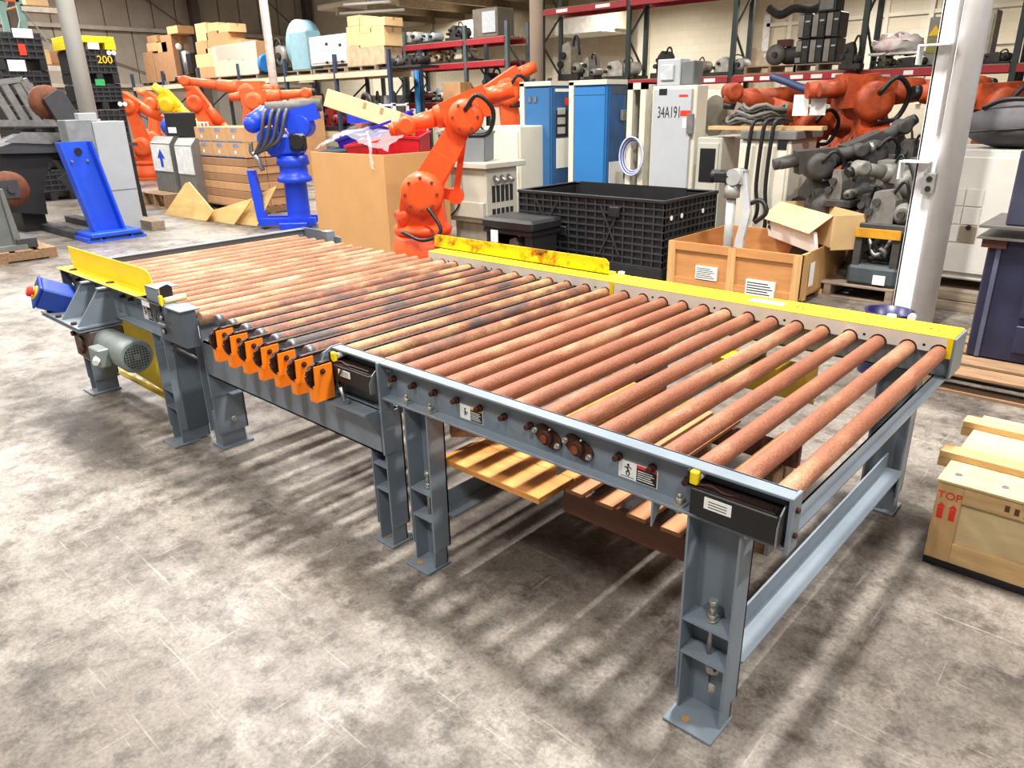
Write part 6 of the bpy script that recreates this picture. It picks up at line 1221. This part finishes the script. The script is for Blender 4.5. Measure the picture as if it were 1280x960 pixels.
scrap('grey gearbox with hoses on the machine frame', 'gear_unit', 'machine', [f0-.02, f1+.05, 6.85, 7.1, zf+.0, zf+.42], GR2, 150, GR3)
scrap('black bracket assembly on top of the grey robots', 'bracket_unit', 'machine', [SX(992, 8.1, .9), SX(1030, 8.1, .9), 8.05, 8.4, 0, zat(1010, 205, 8.1)], GR3, 151, BLK)
tag(MB().tube([(f1+.05, 6.9, .15), (f1+.1, 6.85, .6), (f1+.06, 6.85, 1.0), (f1-.05, 6.95, 1.2)], .045, 8).build('hose', BLKP), 'thick black hose standing beside the white column', 'hose')
for i, (xl, xr, yt, yb, Y, m, lb) in enumerate(((1000, 1030, 238, 290, 7.35, GR3, 'dark round motor cluster left in the grey robot heap'), (1030, 1062, 205, 260, 7.25, GR2, 'pale grey gearbox in the middle of the robot heap'), (1062, 1092, 235, 290, 7.2, GR3, 'black valve block in the robot heap'), (1085, 1128, 195, 240, 7.45, GR2, 'pale grey servo pair on top of the robot heap'), (1105, 1140, 262, 310, 7.25, GR3, 'dark angle gearbox beside the white column'), (1118, 1146, 170, 220, 7.9, GR3, 'tall dark bracket stack behind the robot heap'), (1090, 1140, 160, 200, 8.6, DARK, 'black slotted machine panel behind the robot heap'))):
    zb0 = zat((xl+xr)/2, yb, Y); x0, x1 = SX(xl, Y, zb0), SX(xr, Y, zb0); t = scrap(lb, 'machine_part', 'machine part', [x0, x1, Y, Y+.35, zb0, zat((xl+xr)/2, yt, Y)], m, 200+i, GR3)
    MB().box((x0+x1)/2-.05, (x0+x1)/2+.05, Y+.1, Y+.2, .14 if Y < 7.9 else 0, zb0).build('stand', GR3, t)
# ------------------------------------------------------------------ overhead: ducts, pipes, tube lights
DUC = mat('duct_cream', '#c5b8a0', .6, 0, .1, 2)
dk = thing('air_duct', 'cream air duct running high along the back wall', 'duct', (-17, 19.4, 3.9))
zd = zat(700, 22, 19.2); MB().box(-23.5, -13.3, 19.2, 20.0, zd-.45, zd+.25, .02).build('duct_run', DUC, dk); MB().box(SX(690, 18.6, zd), SX(752, 18.6, zd), 18.7, 19.9, zd-.55, zd-.1, .03).build('elbow', mat('duct_white', '#d8d3c6', .5), dk); MB().lathe([(.45, 0), (.45, .9)], (SX(650, 19.1, zd), 19.0, zd-.65), 8).build('drop_duct', DUC, dk)
for k in range(5): MB().box(-23+2*k, -22.95+2*k, 19.18, 20.02, zd-.47, zd+.27).build('seam', mat('duct_seam', '#8f8570', .6), dk)
hb = thing('unit_heater', 'small dark box heater fixed on the back wall', 'heater', (SX(644, 20.6, 3.0), 20.7, 3.0)); q = at(644, 40, Y=20.6); MB().box(q.x-.35, q.x+.35, 20.45, 20.78, q.z-.3, q.z+.3, .02).build('body', DARK, hb); MB().box(q.x-.25, q.x+.25, 20.43, 20.45, q.z-.2, q.z+.2).build('grille', BLK, hb)
for k, (a, c, Y) in enumerate((((425, 17), (505, 12), 16.2), ((430, 6), (488, 2), 15.2))):
    p0, p1 = at(a[0], a[1], Y=Y), at(c[0], c[1], Y=Y); t = thing('conduit', '%s overhead fluorescent tube light above the middle rack' % ('lower', 'upper')[k], 'pipe', ((p0.x+p1.x)/2, Y, min(p0.z, p1.z))); MB().cyl(p0, p1, .04, n=8).build('pipe', PAPER, t); mm = (p0+p1)/2; MB().cyl(mm, (mm.x, mm.y, 8.6), .015, n=6).build('hanger', STEEL, t)  # white tubes are the overhead fluorescent lights, modelled unlit
dr_ = struct(MB().box(-10.2, -9.3, YB-.06, YB, 0, 3.0).build('door_1', mat('door_tan', '#b7a58c', .6))); q = at(964, 38, Y=YB-.07); MB().box(q.x-.22, q.x-.04, YB-.08, YB-.06, q.z-.5, q.z+.4).build('door_pane', mat('pane_light', '#e6e4dc', .2), dr_)
cq = at(988, 14, Y=17.5); o = MB().tube([cq+Vector((-.5, 0, .1)), cq+Vector((-.2, -.05, -.06)), cq+Vector((.1, 0, .05)), cq+Vector((.5, .05, .0)), cq+Vector((.9, .1, .2))], .09, 8).build('cable_bundle', DARK); tag(o, 'dark cable bundle hanging from the rear ceiling', 'cable')
